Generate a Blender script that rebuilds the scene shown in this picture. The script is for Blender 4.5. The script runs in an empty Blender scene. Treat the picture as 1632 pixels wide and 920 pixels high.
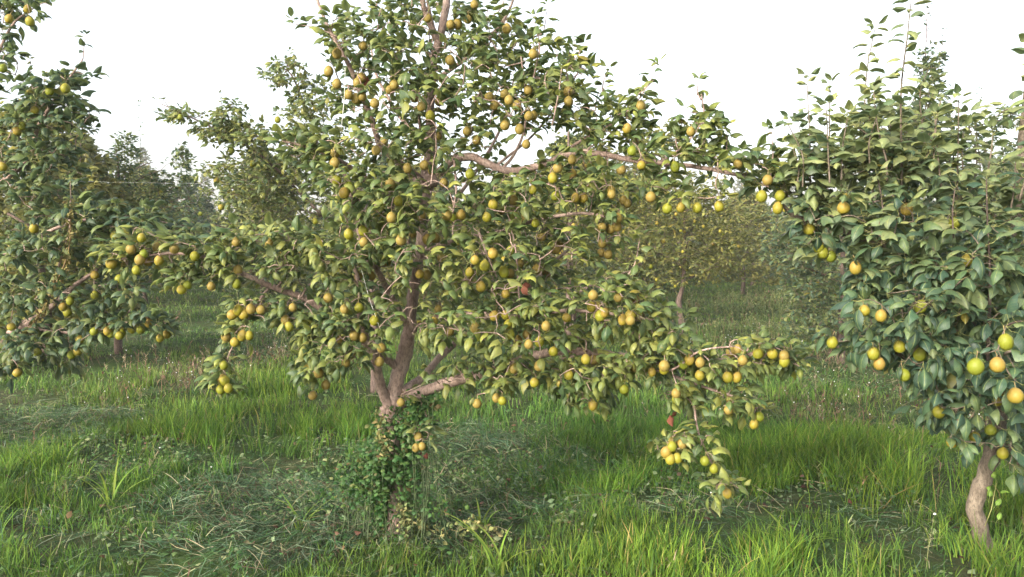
import bpy, math, random
import numpy as np
from mathutils import Vector

# ------------------------------------------------------------------ camera, world, sun, exposure
SC = bpy.context.scene
COL = SC.collection
R = math.radians
F = 1256.0                       # focal length in photo pixels (1632 wide)
HCAM = 1.5
PITCH = R(3.2)
cam = bpy.data.cameras.new('camera')
cam.sensor_width = 36.0
cam.lens = 36.0 * F / 1632.0
cam.clip_start = 0.05
cam.clip_end = 2000
cam_o = bpy.data.objects.new('camera', cam)
COL.objects.link(cam_o)
cam_o.location = (0, 0, HCAM)
cam_o.rotation_euler = (R(90) - PITCH, 0, 0)
SC.camera = cam_o

SUN_EL, SUN_AZ = R(24), R(222)    # azimuth measured clockwise from +Y (the view direction): behind the camera, to the left
world = bpy.data.worlds.new('World')
SC.world = world
world.use_nodes = True
wn = world.node_tree
wn.nodes.clear()
sky = wn.nodes.new('ShaderNodeTexSky')
sky.sky_type = 'NISHITA'
sky.sun_disc = False
sky.sun_elevation = SUN_EL
sky.sun_rotation = SUN_AZ
sky.air_density = 1.0
sky.dust_density = 5.0
sky.ozone_density = 1.0
hs = wn.nodes.new('ShaderNodeHueSaturation')
hs.inputs['Saturation'].default_value = 0.42
bgd = wn.nodes.new('ShaderNodeBackground')
bgd.inputs['Strength'].default_value = 0.15
wo = wn.nodes.new('ShaderNodeOutputWorld')
wn.links.new(sky.outputs[0], hs.inputs['Color'])
wn.links.new(hs.outputs[0], bgd.inputs[0])
wn.links.new(bgd.outputs[0], wo.inputs[0])

sl = bpy.data.lights.new('sun', 'SUN')
sl.energy = 1.05
sl.angle = R(14)
sl.color = (1.0, 0.89, 0.72)
so = bpy.data.objects.new('sun', sl)
COL.objects.link(so)
sd = Vector((math.sin(SUN_AZ) * math.cos(SUN_EL), math.cos(SUN_AZ) * math.cos(SUN_EL), math.sin(SUN_EL)))
so.rotation_euler = sd.to_track_quat('Z', 'Y').to_euler()
so.location = (-5, -8, 8)

vs = SC.view_settings
vs.view_transform = 'Standard'
vs.look = 'None'
vs.exposure = 2.02
vs.gamma = 1.0
SC.cycles.max_bounces = 6
SC.cycles.diffuse_bounces = 3
SC.cycles.glossy_bounces = 2
SC.cycles.transmission_bounces = 3
SC.cycles.volume_bounces = 0
SC.cycles.transparent_max_bounces = 4

# ------------------------------------------------------------------ maths helpers
CP, SP = math.cos(PITCH), math.sin(PITCH)


def at(px, py, d):
    """point of the place seen at photo pixel px,py that stands d metres ahead"""
    rx, uy = (px - 816.0) / F, (460.0 - py) / F
    y = CP + uy * SP
    z = -SP + uy * CP
    k = d / y
    return np.array((rx * k, d, HCAM + z * k))


def ground_at(px, py):
    uy = (460.0 - py) / F
    y = CP + uy * SP
    z = -SP + uy * CP
    k = -HCAM / z
    return np.array(((px - 816.0) / F * k, y * k))


def proj(P):
    P = np.asarray(P)
    dz = P[..., 2] - HCAM
    f = P[..., 1] * CP - dz * SP
    u = P[..., 1] * SP + dz * CP
    return 816 + F * P[..., 0] / f, 460 - F * u / f, f


_hr = np.random.RandomState(7)
_HW = [(_hr.uniform(0.4, 3.2), _hr.uniform(0, 6.28), _hr.uniform(0, 6.28)) for _ in range(14)]


def ground_z(x, y):
    x = np.asarray(x, float)
    y = np.asarray(y, float)
    z = np.zeros(np.broadcast(x, y).shape)
    for f, a, p in _HW:
        z = z + 0.017 / max(f, 0.8) * np.sin(f * (x * math.cos(a) + y * math.sin(a)) + p)
    fade = np.clip(1.2 - np.hypot(x, y) / 60.0, 0.3, 1)
    return z * fade


def vnoise(x, y, s, seed):
    """cheap smooth value noise 0..1"""
    x = np.asarray(x) / s
    y = np.asarray(y) / s
    xi = np.floor(x).astype(int)
    yi = np.floor(y).astype(int)
    fx, fy = x - xi, y - yi
    fx = fx * fx * (3 - 2 * fx)
    fy = fy * fy * (3 - 2 * fy)

    def h(a, b):
        n = (a * 374761393 + b * 668265263 + seed * 974634777) & 0x7fffffff
        n = ((n ^ (n >> 13)) * 1274126177) & 0x7fffffff
        return ((n ^ (n >> 16)) & 0xffff) / 65535.0
    return (h(xi, yi) * (1 - fx) + h(xi + 1, yi) * fx) * (1 - fy) + (h(xi, yi + 1) * (1 - fx) + h(xi + 1, yi + 1) * fx) * fy


# ------------------------------------------------------------------ object helpers
def link(name, mesh, parent=None):
    o = bpy.data.objects.new(name, mesh)
    COL.objects.link(o)
    if parent is not None:
        o.parent = parent
    return o


def tag(o, label=None, cat=None, group=None, kind=None):
    if label:
        o['label'] = label
    if cat:
        o['category'] = cat
    if group:
        o['group'] = group
    if kind:
        o['kind'] = kind
    return o


def empty(name, loc):
    o = link(name, None)
    o.location = [float(v) for v in loc]
    o.empty_display_size = 0.2
    return o


class MB:
    """collects vertex and face arrays and links them as one mesh object"""

    def __init__(s):
        s.v, s.lv, s.lt, s.mi, s.col, s.uv, s.n = [], [], [], [], [], [], 0

    def add(s, verts, loops, totals, mat=0, col=None, uv=None):
        verts = np.asarray(verts, float).reshape(-1, 3)
        loops = np.asarray(loops, int).ravel()
        totals = np.asarray(totals, int).ravel()
        s.v.append(verts)
        s.lv.append(loops + s.n)
        s.lt.append(totals)
        m = np.asarray(mat, int)
        s.mi.append(np.full(len(totals), int(mat)) if m.ndim == 0 else m)
        if col is None:
            col = np.full((len(verts), 4), 0.5)
        s.col.append(np.asarray(col, float).reshape(-1, 4))
        if uv is None:
            uv = np.zeros((len(verts), 2))
        s.uv.append(np.asarray(uv, float).reshape(-1, 2))
        s.n += len(verts)

    def tube(s, pts, rad, n=6, mat=0, cap=True, rough=0.0, seed=0, col=None):
        pts = np.asarray(pts, float)
        k = len(pts)
        rad = np.asarray(rad, float) * np.ones(k)
        tan = np.gradient(pts, axis=0)
        tan /= np.linalg.norm(tan, axis=1)[:, None] + 1e-9
        ref = np.array((0.31, 0.93, 0.2)) if abs(tan[0][1]) < 0.8 else np.array((1.0, 0.1, 0.1))
        a = np.cross(tan, ref)
        a /= np.linalg.norm(a, axis=1)[:, None] + 1e-9
        b = np.cross(tan, a)
        th = np.arange(n) * 2 * math.pi / n
        rr = rad[:, None] * np.ones((k, n))
        if rough > 0:
            rs = np.random.RandomState(seed)
            nz = rs.normal(0, 1, (k, n))
            nz = (nz + np.roll(nz, 1, 1) + np.roll(nz, -1, 1)) / 2
            nz[1:-1] = (nz[:-2] + nz[1:-1] * 2 + nz[2:]) / 3
            rr = rr * (1 + rough * nz)
        V = pts[:, None, :] + rr[..., None] * (np.cos(th)[None, :, None] * a[:, None, :] + np.sin(th)[None, :, None] * b[:, None, :])
        V = V.reshape(-1, 3)
        i = np.arange(k - 1)[:, None] * n
        j = np.arange(n)[None, :]
        j2 = (j + 1) % n
        q = np.stack([i + j, i + j2, i + n + j2, i + n + j], -1).reshape(-1, 4)
        loops = q.ravel().tolist()
        tot = [4] * len(q)
        if cap:
            loops += list(range(n))[::-1] + list(range((k - 1) * n, k * n))
            tot += [n, n]
        s.add(V, loops, tot, mat, None if col is None else np.tile(col, (len(V), 1)))

    def build(s, name, mats, parent=None, smooth=True):
        me = bpy.data.meshes.new(name)
        v = np.concatenate(s.v)
        lv = np.concatenate(s.lv)
        lt = np.concatenate(s.lt)
        me.vertices.add(len(v))
        me.vertices.foreach_set('co', v.astype(np.float32).ravel())
        me.loops.add(len(lv))
        me.loops.foreach_set('vertex_index', lv.astype(np.int32))
        me.polygons.add(len(lt))
        st = np.concatenate([[0], np.cumsum(lt)[:-1]]).astype(np.int32)
        me.polygons.foreach_set('loop_start', st)
        me.polygons.foreach_set('material_index', np.concatenate(s.mi).astype(np.int32))
        if smooth:
            me.polygons.foreach_set('use_smooth', np.ones(len(lt), bool))
        c = me.color_attributes.new('tint', 'FLOAT_COLOR', 'POINT')
        c.data.foreach_set('color', np.concatenate(s.col).astype(np.float32).ravel())
        u = me.uv_layers.new(name='UVMap')
        uv = np.concatenate(s.uv)[lv]
        u.data.foreach_set('uv', uv.astype(np.float32).ravel())
        me.update(calc_edges=True)
        for m in (mats if isinstance(mats, (list, tuple)) else [mats]):
            me.materials.append(m)
        return link(name, me, parent)


# ------------------------------------------------------------------ materials
def new_mat(name):
    m = bpy.data.materials.new(name)
    m.use_nodes = True
    nt = m.node_tree
    nt.nodes.clear()
    out = nt.nodes.new('ShaderNodeOutputMaterial')
    return m, nt, out


def N(nt, kind, **kw):
    n = nt.nodes.new(kind)
    for k, v in kw.items():
        if k.startswith('i_'):
            n.inputs[k[2:].replace('_', ' ')].default_value = v
        else:
            setattr(n, k, v)
    return n


def ramp(nt, stops, interp='LINEAR'):
    r = nt.nodes.new('ShaderNodeValToRGB')
    r.color_ramp.interpolation = interp
    e = r.color_ramp.elements
    while len(e) < len(stops):
        e.new(0.5)
    for i, (p, c) in enumerate(stops):
        e[i].position = p
        e[i].color = (*c, 1)
    return r


def mix_rgb(nt, fac, a, b, mode='MIX'):
    m = nt.nodes.new('ShaderNodeMix')
    m.data_type = 'RGBA'
    m.blend_type = mode
    for sock, v in ((m.inputs[0], fac), (m.inputs[6], a), (m.inputs[7], b)):
        if isinstance(v, (int, float)):
            sock.default_value = v
        elif isinstance(v, tuple):
            sock.default_value = (*v, 1)
        else:
            nt.links.new(v, sock)
    return m.outputs[2]


def leaf_material(name, under=1.35, trans=0.36, rough=0.50, vein=True, spec=0.34):
    """tinted blade: colour from the leaf's own tint, paler underside, a light midrib and side veins"""
    m, nt, out = new_mat(name)
    L = nt.links
    att = N(nt, 'ShaderNodeAttribute', attribute_name='tint')
    col = att.outputs['Color']
    if vein:
        uv = N(nt, 'ShaderNodeUVMap', uv_map='UVMap')
        sep = N(nt, 'ShaderNodeSeparateXYZ')
        L.new(uv.outputs[0], sep.inputs[0])
        ab = N(nt, 'ShaderNodeMath', operation='ABSOLUTE')
        L.new(sep.outputs[0], ab.inputs[0])
        rb = N(nt, 'ShaderNodeMapRange', i_From_Min=0.03, i_From_Max=0.12, i_To_Min=0.55, i_To_Max=0.0)
        L.new(ab.outputs[0], rb.inputs[0])
        # side veins: stripes slanting away from the midrib
        a1 = N(nt, 'ShaderNodeMath', operation='MULTIPLY', )
        a1.inputs[1].default_value = 0.35
        L.new(ab.outputs[0], a1.inputs[0])
        a2 = N(nt, 'ShaderNodeMath', operation='SUBTRACT')
        L.new(sep.outputs[1], a2.inputs[0])
        L.new(a1.outputs[0], a2.inputs[1])
        a3 = N(nt, 'ShaderNodeMath', operation='MULTIPLY')
        a3.inputs[1].default_value = 50.0
        L.new(a2.outputs[0], a3.inputs[0])
        a4 = N(nt, 'ShaderNodeMath', operation='SINE')
        L.new(a3.outputs[0], a4.inputs[0])
        rv = N(nt, 'ShaderNodeMapRange', i_From_Min=0.6, i_From_Max=1.0, i_To_Min=0.0, i_To_Max=0.10)
        L.new(a4.outputs[0], rv.inputs[0])
        ad = N(nt, 'ShaderNodeMath', operation='ADD')
        L.new(rb.outputs[0], ad.inputs[0])
        L.new(rv.outputs[0], ad.inputs[1])
        col = mix_rgb(nt, ad.outputs[0], col, (0.20, 0.24, 0.09))
    tco = N(nt, 'ShaderNodeTexCoord')
    nz = N(nt, 'ShaderNodeTexNoise', i_Scale=42.0, i_Detail=3.0, i_Roughness=0.6)
    L.new(tco.outputs['Object'], nz.inputs['Vector'])
    mot = ramp(nt, [(0.32, (0.74, 0.78, 0.8)), (0.52, (1, 1, 1)), (0.70, (1.3, 1.2, 1.0))])
    L.new(nz.outputs[0], mot.inputs[0])
    col = mix_rgb(nt, 1.0, col, mot.outputs[0], 'MULTIPLY')
    if vein:
        n9 = N(nt, 'ShaderNodeTexNoise', i_Scale=95.0, i_Detail=1.0)
        L.new(tco.outputs['Object'], n9.inputs['Vector'])
        sp = N(nt, 'ShaderNodeMapRange', i_From_Min=0.70, i_From_Max=0.75, i_To_Min=0.0, i_To_Max=0.8)
        L.new(n9.outputs[0], sp.inputs[0])
        col = mix_rgb(nt, sp.outputs[0], col, (0.09, 0.055, 0.025))
    geo = N(nt, 'ShaderNodeNewGeometry')
    pale = mix_rgb(nt, 0.45, col, (0.125, 0.16, 0.075))
    fin = mix_rgb(nt, geo.outputs['Backfacing'], col, pale)
    p = N(nt, 'ShaderNodeBsdfPrincipled')
    p.inputs['Roughness'].default_value = rough
    p.inputs['Specular IOR Level'].default_value = spec
    L.new(fin, p.inputs['Base Color'])
    t = N(nt, 'ShaderNodeBsdfTranslucent')
    hsn = N(nt, 'ShaderNodeHueSaturation', i_Saturation=1.15, i_Value=1.5, i_Hue=0.485)
    L.new(fin, hsn.inputs['Color'])
    L.new(hsn.outputs[0], t.inputs[0])
    mx = N(nt, 'ShaderNodeMixShader', i_Fac=trans)
    L.new(p.outputs[0], mx.inputs[1])
    L.new(t.outputs[0], mx.inputs[2])
    L.new(mx.outputs[0], out.inputs[0])
    return m


def tint_material(name, rough=0.7, trans=0.0, mul=None):
    m, nt, out = new_mat(name)
    L = nt.links
    att = N(nt, 'ShaderNodeAttribute', attribute_name='tint')
    p = N(nt, 'ShaderNodeBsdfPrincipled')
    p.inputs['Roughness'].default_value = rough
    p.inputs['Specular IOR Level'].default_value = 0.1
    L.new(att.outputs['Color'], p.inputs['Base Color'])
    if trans > 0:
        t = N(nt, 'ShaderNodeBsdfTranslucent')
        L.new(att.outputs['Color'], t.inputs[0])
        mx = N(nt, 'ShaderNodeMixShader', i_Fac=trans)
        L.new(p.outputs[0], mx.inputs[1])
        L.new(t.outputs[0], mx.inputs[2])
        L.new(mx.outputs[0], out.inputs[0])
    else:
        L.new(p.outputs[0], out.inputs[0])
    return m


def bark_material(name, c0, c1, c2, scale=14.0):
    m, nt, out = new_mat(name)
    L = nt.links
    tc = N(nt, 'ShaderNodeTexCoord')
    mp = N(nt, 'ShaderNodeMapping')
    mp.inputs['Scale'].default_value = (1, 1, 0.45)
    L.new(tc.outputs['Object'], mp.inputs[0])
    n1 = N(nt, 'ShaderNodeTexNoise', i_Scale=scale, i_Detail=6.0, i_Roughness=0.65)
    L.new(mp.outputs[0], n1.inputs['Vector'])
    n2 = N(nt, 'ShaderNodeTexNoise', i_Scale=scale * 7, i_Detail=4.0, i_Roughness=0.7)
    L.new(mp.outputs[0], n2.inputs['Vector'])
    r = ramp(nt, [(0.30, c0), (0.5, c1), (0.72, c2)])
    L.new(n1.outputs[0], r.inputs[0])
    r2 = ramp(nt, [(0.36, (0.45, 0.45, 0.45)), (0.55, (1, 1, 1))])
    L.new(n2.outputs[0], r2.inputs[0])
    c = mix_rgb(nt, 0.9, r.outputs[0], r2.outputs[0], 'MULTIPLY')
    p = N(nt, 'ShaderNodeBsdfPrincipled')
    p.inputs['Roughness'].default_value = 0.85
    p.inputs['Specular IOR Level'].default_value = 0.25
    L.new(c, p.inputs['Base Color'])
    b = N(nt, 'ShaderNodeBump', i_Strength=0.7, i_Distance=0.006)
    L.new(n2.outputs[0], b.inputs['Height'])
    b2 = N(nt, 'ShaderNodeBump', i_Strength=0.7, i_Distance=0.008)
    L.new(n1.outputs[0], b2.inputs['Height'])
    L.new(b.outputs[0], b2.inputs['Normal'])
    L.new(b2.outputs[0], p.inputs['Normal'])
    L.new(p.outputs[0], out.inputs[0])
    return m


def pear_material(name):
    """yellow green skin, russet blush towards the stalk and one cheek, pale lenticels"""
    m, nt, out = new_mat(name)
    L = nt.links
    tc = N(nt, 'ShaderNodeTexCoord')
    oi = N(nt, 'ShaderNodeObjectInfo')
    base = ramp(nt, [(0.0, (0.125, 0.150, 0.014)), (0.45, (0.185, 0.175, 0.016)), (1.0, (0.215, 0.168, 0.020))])
    L.new(oi.outputs['Random'], base.inputs[0])
    nz = N(nt, 'ShaderNodeTexNoise', i_Scale=28.0, i_Detail=4.0, i_Roughness=0.6)
    ofs = N(nt, 'ShaderNodeVectorMath', operation='ADD')
    cmb = N(nt, 'ShaderNodeCombineXYZ')
    for k in range(3):
        L.new(oi.outputs['Random'], cmb.inputs[k])
    L.new(tc.outputs['Object'], ofs.inputs[0])
    L.new(cmb.outputs[0], ofs.inputs[1])
    L.new(ofs.outputs[0], nz.inputs['Vector'])
    dt = N(nt, 'ShaderNodeVectorMath', operation='DOT_PRODUCT')
    dt.inputs[1].default_value = (-9.0, -6.0, 15.0)
    L.new(tc.outputs['Object'], dt.inputs[0])
    s1 = N(nt, 'ShaderNodeMath', operation='ADD')
    L.new(dt.outputs['Value'], s1.inputs[0])
    L.new(nz.outputs[0], s1.inputs[1])
    s2 = N(nt, 'ShaderNodeMath', operation='ADD')
    L.new(s1.outputs[0], s2.inputs[0])
    L.new(oi.outputs['Random'], s2.inputs[1])
    mr = N(nt, 'ShaderNodeMapRange', i_From_Min=1.05, i_From_Max=2.05, i_To_Min=0.0, i_To_Max=0.6)
    L.new(s2.outputs[0], mr.inputs[0])
    c = mix_rgb(nt, mr.outputs[0], base.outputs[0], (0.215, 0.130, 0.048))
    vo = N(nt, 'ShaderNodeTexVoronoi', i_Scale=260.0)
    L.new(ofs.outputs[0], vo.inputs['Vector'])
    dm = N(nt, 'ShaderNodeMapRange', i_From_Min=0.12, i_From_Max=0.3, i_To_Min=0.3, i_To_Max=0.0)
    L.new(vo.outputs['Distance'], dm.inputs[0])
    c = mix_rgb(nt, dm.outputs[0], c, (0.24, 0.19, 0.09))
    p = N(nt, 'ShaderNodeBsdfPrincipled')
    p.inputs['Roughness'].default_value = 0.5
    p.inputs['Specular IOR Level'].default_value = 0.2
    p.inputs['Subsurface Weight'].default_value = 0.0
    L.new(c, p.inputs['Base Color'])
    L.new(p.outputs[0], out.inputs[0])
    return m


def plain(name, c, rough=0.7):
    m, nt, out = new_mat(name)
    L = nt.links
    n = N(nt, 'ShaderNodeTexNoise', i_Scale=60.0, i_Detail=3.0)
    tc = N(nt, 'ShaderNodeTexCoord')
    L.new(tc.outputs['Object'], n.inputs['Vector'])
    r = ramp(nt, [(0.3, tuple(v * 0.65 for v in c)), (0.7, tuple(min(1, v * 1.3) for v in c))])
    L.new(n.outputs[0], r.inputs[0])
    p = N(nt, 'ShaderNodeBsdfPrincipled')
    p.inputs['Roughness'].default_value = rough
    L.new(r.outputs[0], p.inputs['Base Color'])
    L.new(p.outputs[0], out.inputs[0])
    return m


M_LEAF = leaf_material('pear_leaf')
M_LEAF_FAR = leaf_material('pear_leaf_small', vein=False, rough=0.5)
M_PETIOLE = plain('petiole', (0.22, 0.23, 0.07))
M_BARK = bark_material('bark_main', (0.16, 0.112, 0.092), (0.28, 0.20, 0.165), (0.40, 0.305, 0.255))
M_BARK_R = bark_material('bark_smooth', (0.065, 0.052, 0.038), (0.135, 0.108, 0.080), (0.23, 0.19, 0.145), 22.0)
M_BARK_FAR = bark_material('bark_far', (0.08, 0.058, 0.048), (0.14, 0.10, 0.082), (0.21, 0.155, 0.13))
M_TWIG_DARK = bark_material('shoot_bark', (0.035, 0.028, 0.025), (0.075, 0.055, 0.045), (0.14, 0.105, 0.085), 30.0)
M_PEAR = pear_material('pear_skin')
M_STALK = plain('stalk', (0.20, 0.15, 0.06))
M_CALYX = plain('calyx', (0.05, 0.035, 0.02))
M_GRASS = tint_material('grass_blade', 0.55, 0.35)
M_MOWN = tint_material('mown_blade', 0.75, 0.12)
M_WEED = leaf_material('weed_leaf', vein=False, rough=0.6)
M_DRY = tint_material('dry_plant', 0.9, 0.1)
M_WSTEM = plain('weed_stem', (0.045, 0.07, 0.022))
M_STRING = plain('string', (0.62, 0.62, 0.58))
M_WIRE = plain('wire', (0.45, 0.46, 0.46), 0.4)

# ------------------------------------------------------------------ leaf templates
def leaf_template(rs, rings=7, cross=5, petiole=True, length=1.0, width=0.50):
    """one blade of unit length along +Y, normal +Z: arched, folded on the midrib, with a wavy rim and pointed tip"""
    t = np.linspace(0, 1, rings)
    w = np.sin(math.pi * np.clip(t, 0, 1) ** 0.78) ** 0.72
    w = w * (1 - 0.35 * t ** 3)
    w[0] = 0.05
    w[-1] = 0.012
    w = w * width * 0.5 * rs.uniform(0.9, 1.12)
    a0 = R(rs.uniform(5, 28))
    a1 = -R(rs.uniform(45, 115))
    ang = a0 + (a1 - a0) * t ** 1.15
    dl = 1.0 / (rings - 1)
    y = np.concatenate([[0], np.cumsum(np.cos((ang[:-1] + ang[1:]) / 2)) * dl])
    z = np.concatenate([[0], np.cumsum(np.sin((ang[:-1] + ang[1:]) / 2)) * dl])
    fold = rs.uniform(-0.55, 0.55)
    twist = rs.uniform(-0.5, 0.5)
    ph = rs.uniform(0, 6.28)
    side = rs.uniform(-0.16, 0.16)
    V, UV = [], []
    for i in range(rings):
        for u in np.linspace(-1, 1, cross):
            x = w[i] * u
            h = fold * abs(x) - 1.7 * x * x / max(width, 0.1)
            h += 0.018 * math.sin(ph + 11 * t[i] + 2.0 * u) * abs(u)
            tw = twist * t[i]
            ca, sa = math.cos(tw), math.sin(tw)
            xx, hh = x * ca - h * sa, x * sa + h * ca
            nx, nz = -math.sin(ang[i]), math.cos(ang[i])
            V.append((xx + side * t[i] ** 2, y[i] + nx * hh, z[i] + nz * hh))
            UV.append((u, t[i]))
    V = np.array(V)
    q = []
    for i in range(rings - 1):
        for j in range(cross - 1):
            a = i * cross + j
            q.append((a, a + 1, a + cross + 1, a + cross))
    q = np.array(q)
    mi = np.zeros(len(q), int)
    if petiole:
        n0 = len(V)
        L0 = 0.46
        pr = 0.010
        P = []
        for s in (0.0, 0.5, 1.0):
            c = np.array((0, -L0 * (1 - s), -0.06 * math.sin(math.pi * s) - 0.10 * (1 - s)))
            for k in range(3):
                th = k * 2.0944
                P.append(c + pr * np.array((math.cos(th), 0, math.sin(th))))
        V = np.concatenate([V, np.array(P)])
        UV += [(0.5, 0.5)] * 9
        pq = []
        for s in range(2):
            for k in range(3):
                pq.append((n0 + s * 3 + k, n0 + s * 3 + (k + 1) % 3, n0 + s * 3 + 3 + (k + 1) % 3, n0 + s * 3 + 3 + k))
        q = np.concatenate([q, np.array(pq)])
        mi = np.concatenate([mi, np.ones(len(pq), int)])
        V[:, 1] += L0
        V[:, 2] += 0.10
    return V, q, mi, np.array(UV)


_rs = np.random.RandomState(11)
T_NEAR = [leaf_template(_rs) for _ in range(14)]
T_MID = [leaf_template(_rs, 5, 3, True) for _ in range(8)]
T_FAR = [leaf_template(_rs, 4, 3, False) for _ in range(6)]
T_WEED = [leaf_template(_rs, 4, 3, False, width=0.7) for _ in range(6)]


def norm(a):
    return a / (np.linalg.norm(a, axis=-1, keepdims=True) + 1e-9)


def add_leaves(mb, pos, d, up, size, col, templates, rs, two_mats=True):
    """instances leaf templates: pos (n,3), blade direction d, blade normal hint up, size (n,), colour (n,3)"""
    y = norm(d)
    x = norm(np.cross(y, up))
    z = np.cross(x, y)
    pick = rs.randint(0, len(templates), len(pos))
    for k, (V, q, mi, UV) in enumerate(templates):
        s = pick == k
        n = int(s.sum())
        if n == 0:
            continue
        B = np.stack([x[s], y[s], z[s]], axis=1)          # rows are axes
        W = np.einsum('vi,nij->nvj', V, B) * size[s][:, None, None] + pos[s][:, None, :]
        nv = len(V)
        loops = (q[None] + (np.arange(n) * nv)[:, None, None]).ravel()
        c = np.ones((n, nv, 4))
        c[..., :3] = col[s][:, None, :]
        mb.add(W, loops, np.full(n * len(q), 4), np.tile(mi if two_mats else mi * 0, n), c, np.tile(UV, (n, 1)))


def leaf_cols(n, rs, base=(0.088, 0.120, 0.038), light=(0.175, 0.195, 0.055), dark=(0.046, 0.082, 0.038), wl=0.35, yellow=0.004):
    t = rs.uniform(0, 1, n)[:, None]
    b, l, dk = np.array(base), np.array(light), np.array(dark)
    c = np.where(t < wl, b + (l - b) * ((wl - t) / wl) ** 0.8, b + (dk - b) * ((t - wl) / (1 - wl)))
    c = c * rs.uniform(0.85, 1.18, (n, 1)) * rs.uniform(0.95, 1.05, (n, 3))
    yl = rs.uniform(0, 1, n) < yellow
    c[yl] = np.array((0.20, 0.17, 0.03)) * rs.uniform(0.6, 1.1, (int(yl.sum()), 1))
    return c


# ------------------------------------------------------------------ smooth curves
def catmull(pts, per=6):
    P = np.asarray(pts, float)
    if len(P) < 3:
        return np.linspace(P[0], P[-1], per + 1)
    Q = np.vstack([2 * P[0] - P[1], P, 2 * P[-1] - P[-2]])
    out = []
    for i in range(1, len(Q) - 2):
        for t in np.linspace(0, 1, per, endpoint=False):
            a, b, c, d = Q[i - 1], Q[i], Q[i + 1], Q[i + 2]
            out.append(0.5 * (2 * b + (c - a) * t + (2 * a - 5 * b + 4 * c - d) * t * t + (3 * b - a - 3 * c + d) * t ** 3))
    out.append(Q[-2])
    return np.array(out)


# ------------------------------------------------------------------ pears
def pear_mesh(idx, rs):
    mb = MB()
    n, k = 18, 13
    el = rs.uniform(1.02, 1.2)
    V = []
    for i in range(k):
        t = i / (k - 1)
        ph = math.pi * t
        r = math.sin(ph) ** 0.92
        z = math.cos(ph) * el
        r *= 1 - 0.17 * max(0, z) ** 1.5           # a little narrower towards the stalk
        if t < 0.08:
            z -= 0.05 * (1 - t / 0.08)
        if t > 0.92:
            z += 0.10 * (t - 0.92) / 0.08
        for j in range(n):
            a = 2 * math.pi * j / n
            rr = r * (1 + 0.018 * math.sin(2 * a + idx) + 0.012 * math.sin(5 * a + idx * 2))
            V.append((rr * math.cos(a), rr * math.sin(a), z))
    V = np.array(V) * 0.0315
    q = []
    for i in range(k - 1):
        for j in range(n):
            q.append((i * n + j, i * n + n + j, i * n + n + (j + 1) % n, i * n + (j + 1) % n))
    mat = np.array([1 if i >= k - 2 else 0 for i in range(k - 1) for j in range(n)])
    mb.add(V, np.array(q).ravel(), np.full(len(q), 4), mat)
    o = mb.build('pear', [M_PEAR, M_CALYX])
    me = o.data
    bpy.data.objects.remove(o)
    sb = MB()
    p = catmull([(0, 0, 0.0285), (0.002, 0.001, 0.045), (0.006 * (idx - 1), 0.004, 0.062)], 4)
    sb.tube(p, np.linspace(0.0016, 0.0021, len(p)), 5)
    o2 = sb.build('stalk', [M_STALK])
    ms = o2.data
    bpy.data.objects.remove(o2)
    return me, ms


_prs = np.random.RandomState(3)
PEARS = [pear_mesh(i, _prs) for i in range(4)]
STALK_TIP = 0.062


def place_pear(parent, pos, size, rs, stalk=True, tilt=0.25):
    me, ms = PEARS[rs.randint(0, len(PEARS))]
    o = link('pear', me, parent)
    o.location = [float(v) for v in (np.asarray(pos) - np.array(parent.location))]
    o.scale = (size * rs.uniform(.94, 1.06), size * rs.uniform(.94, 1.06), size * rs.uniform(.95, 1.08))
    o.rotation_euler = (rs.uniform(-tilt, tilt), rs.uniform(-tilt, tilt), rs.uniform(-0.6, 0.6))
    if stalk:
        link('stalk', ms, o)
    return o


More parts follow.
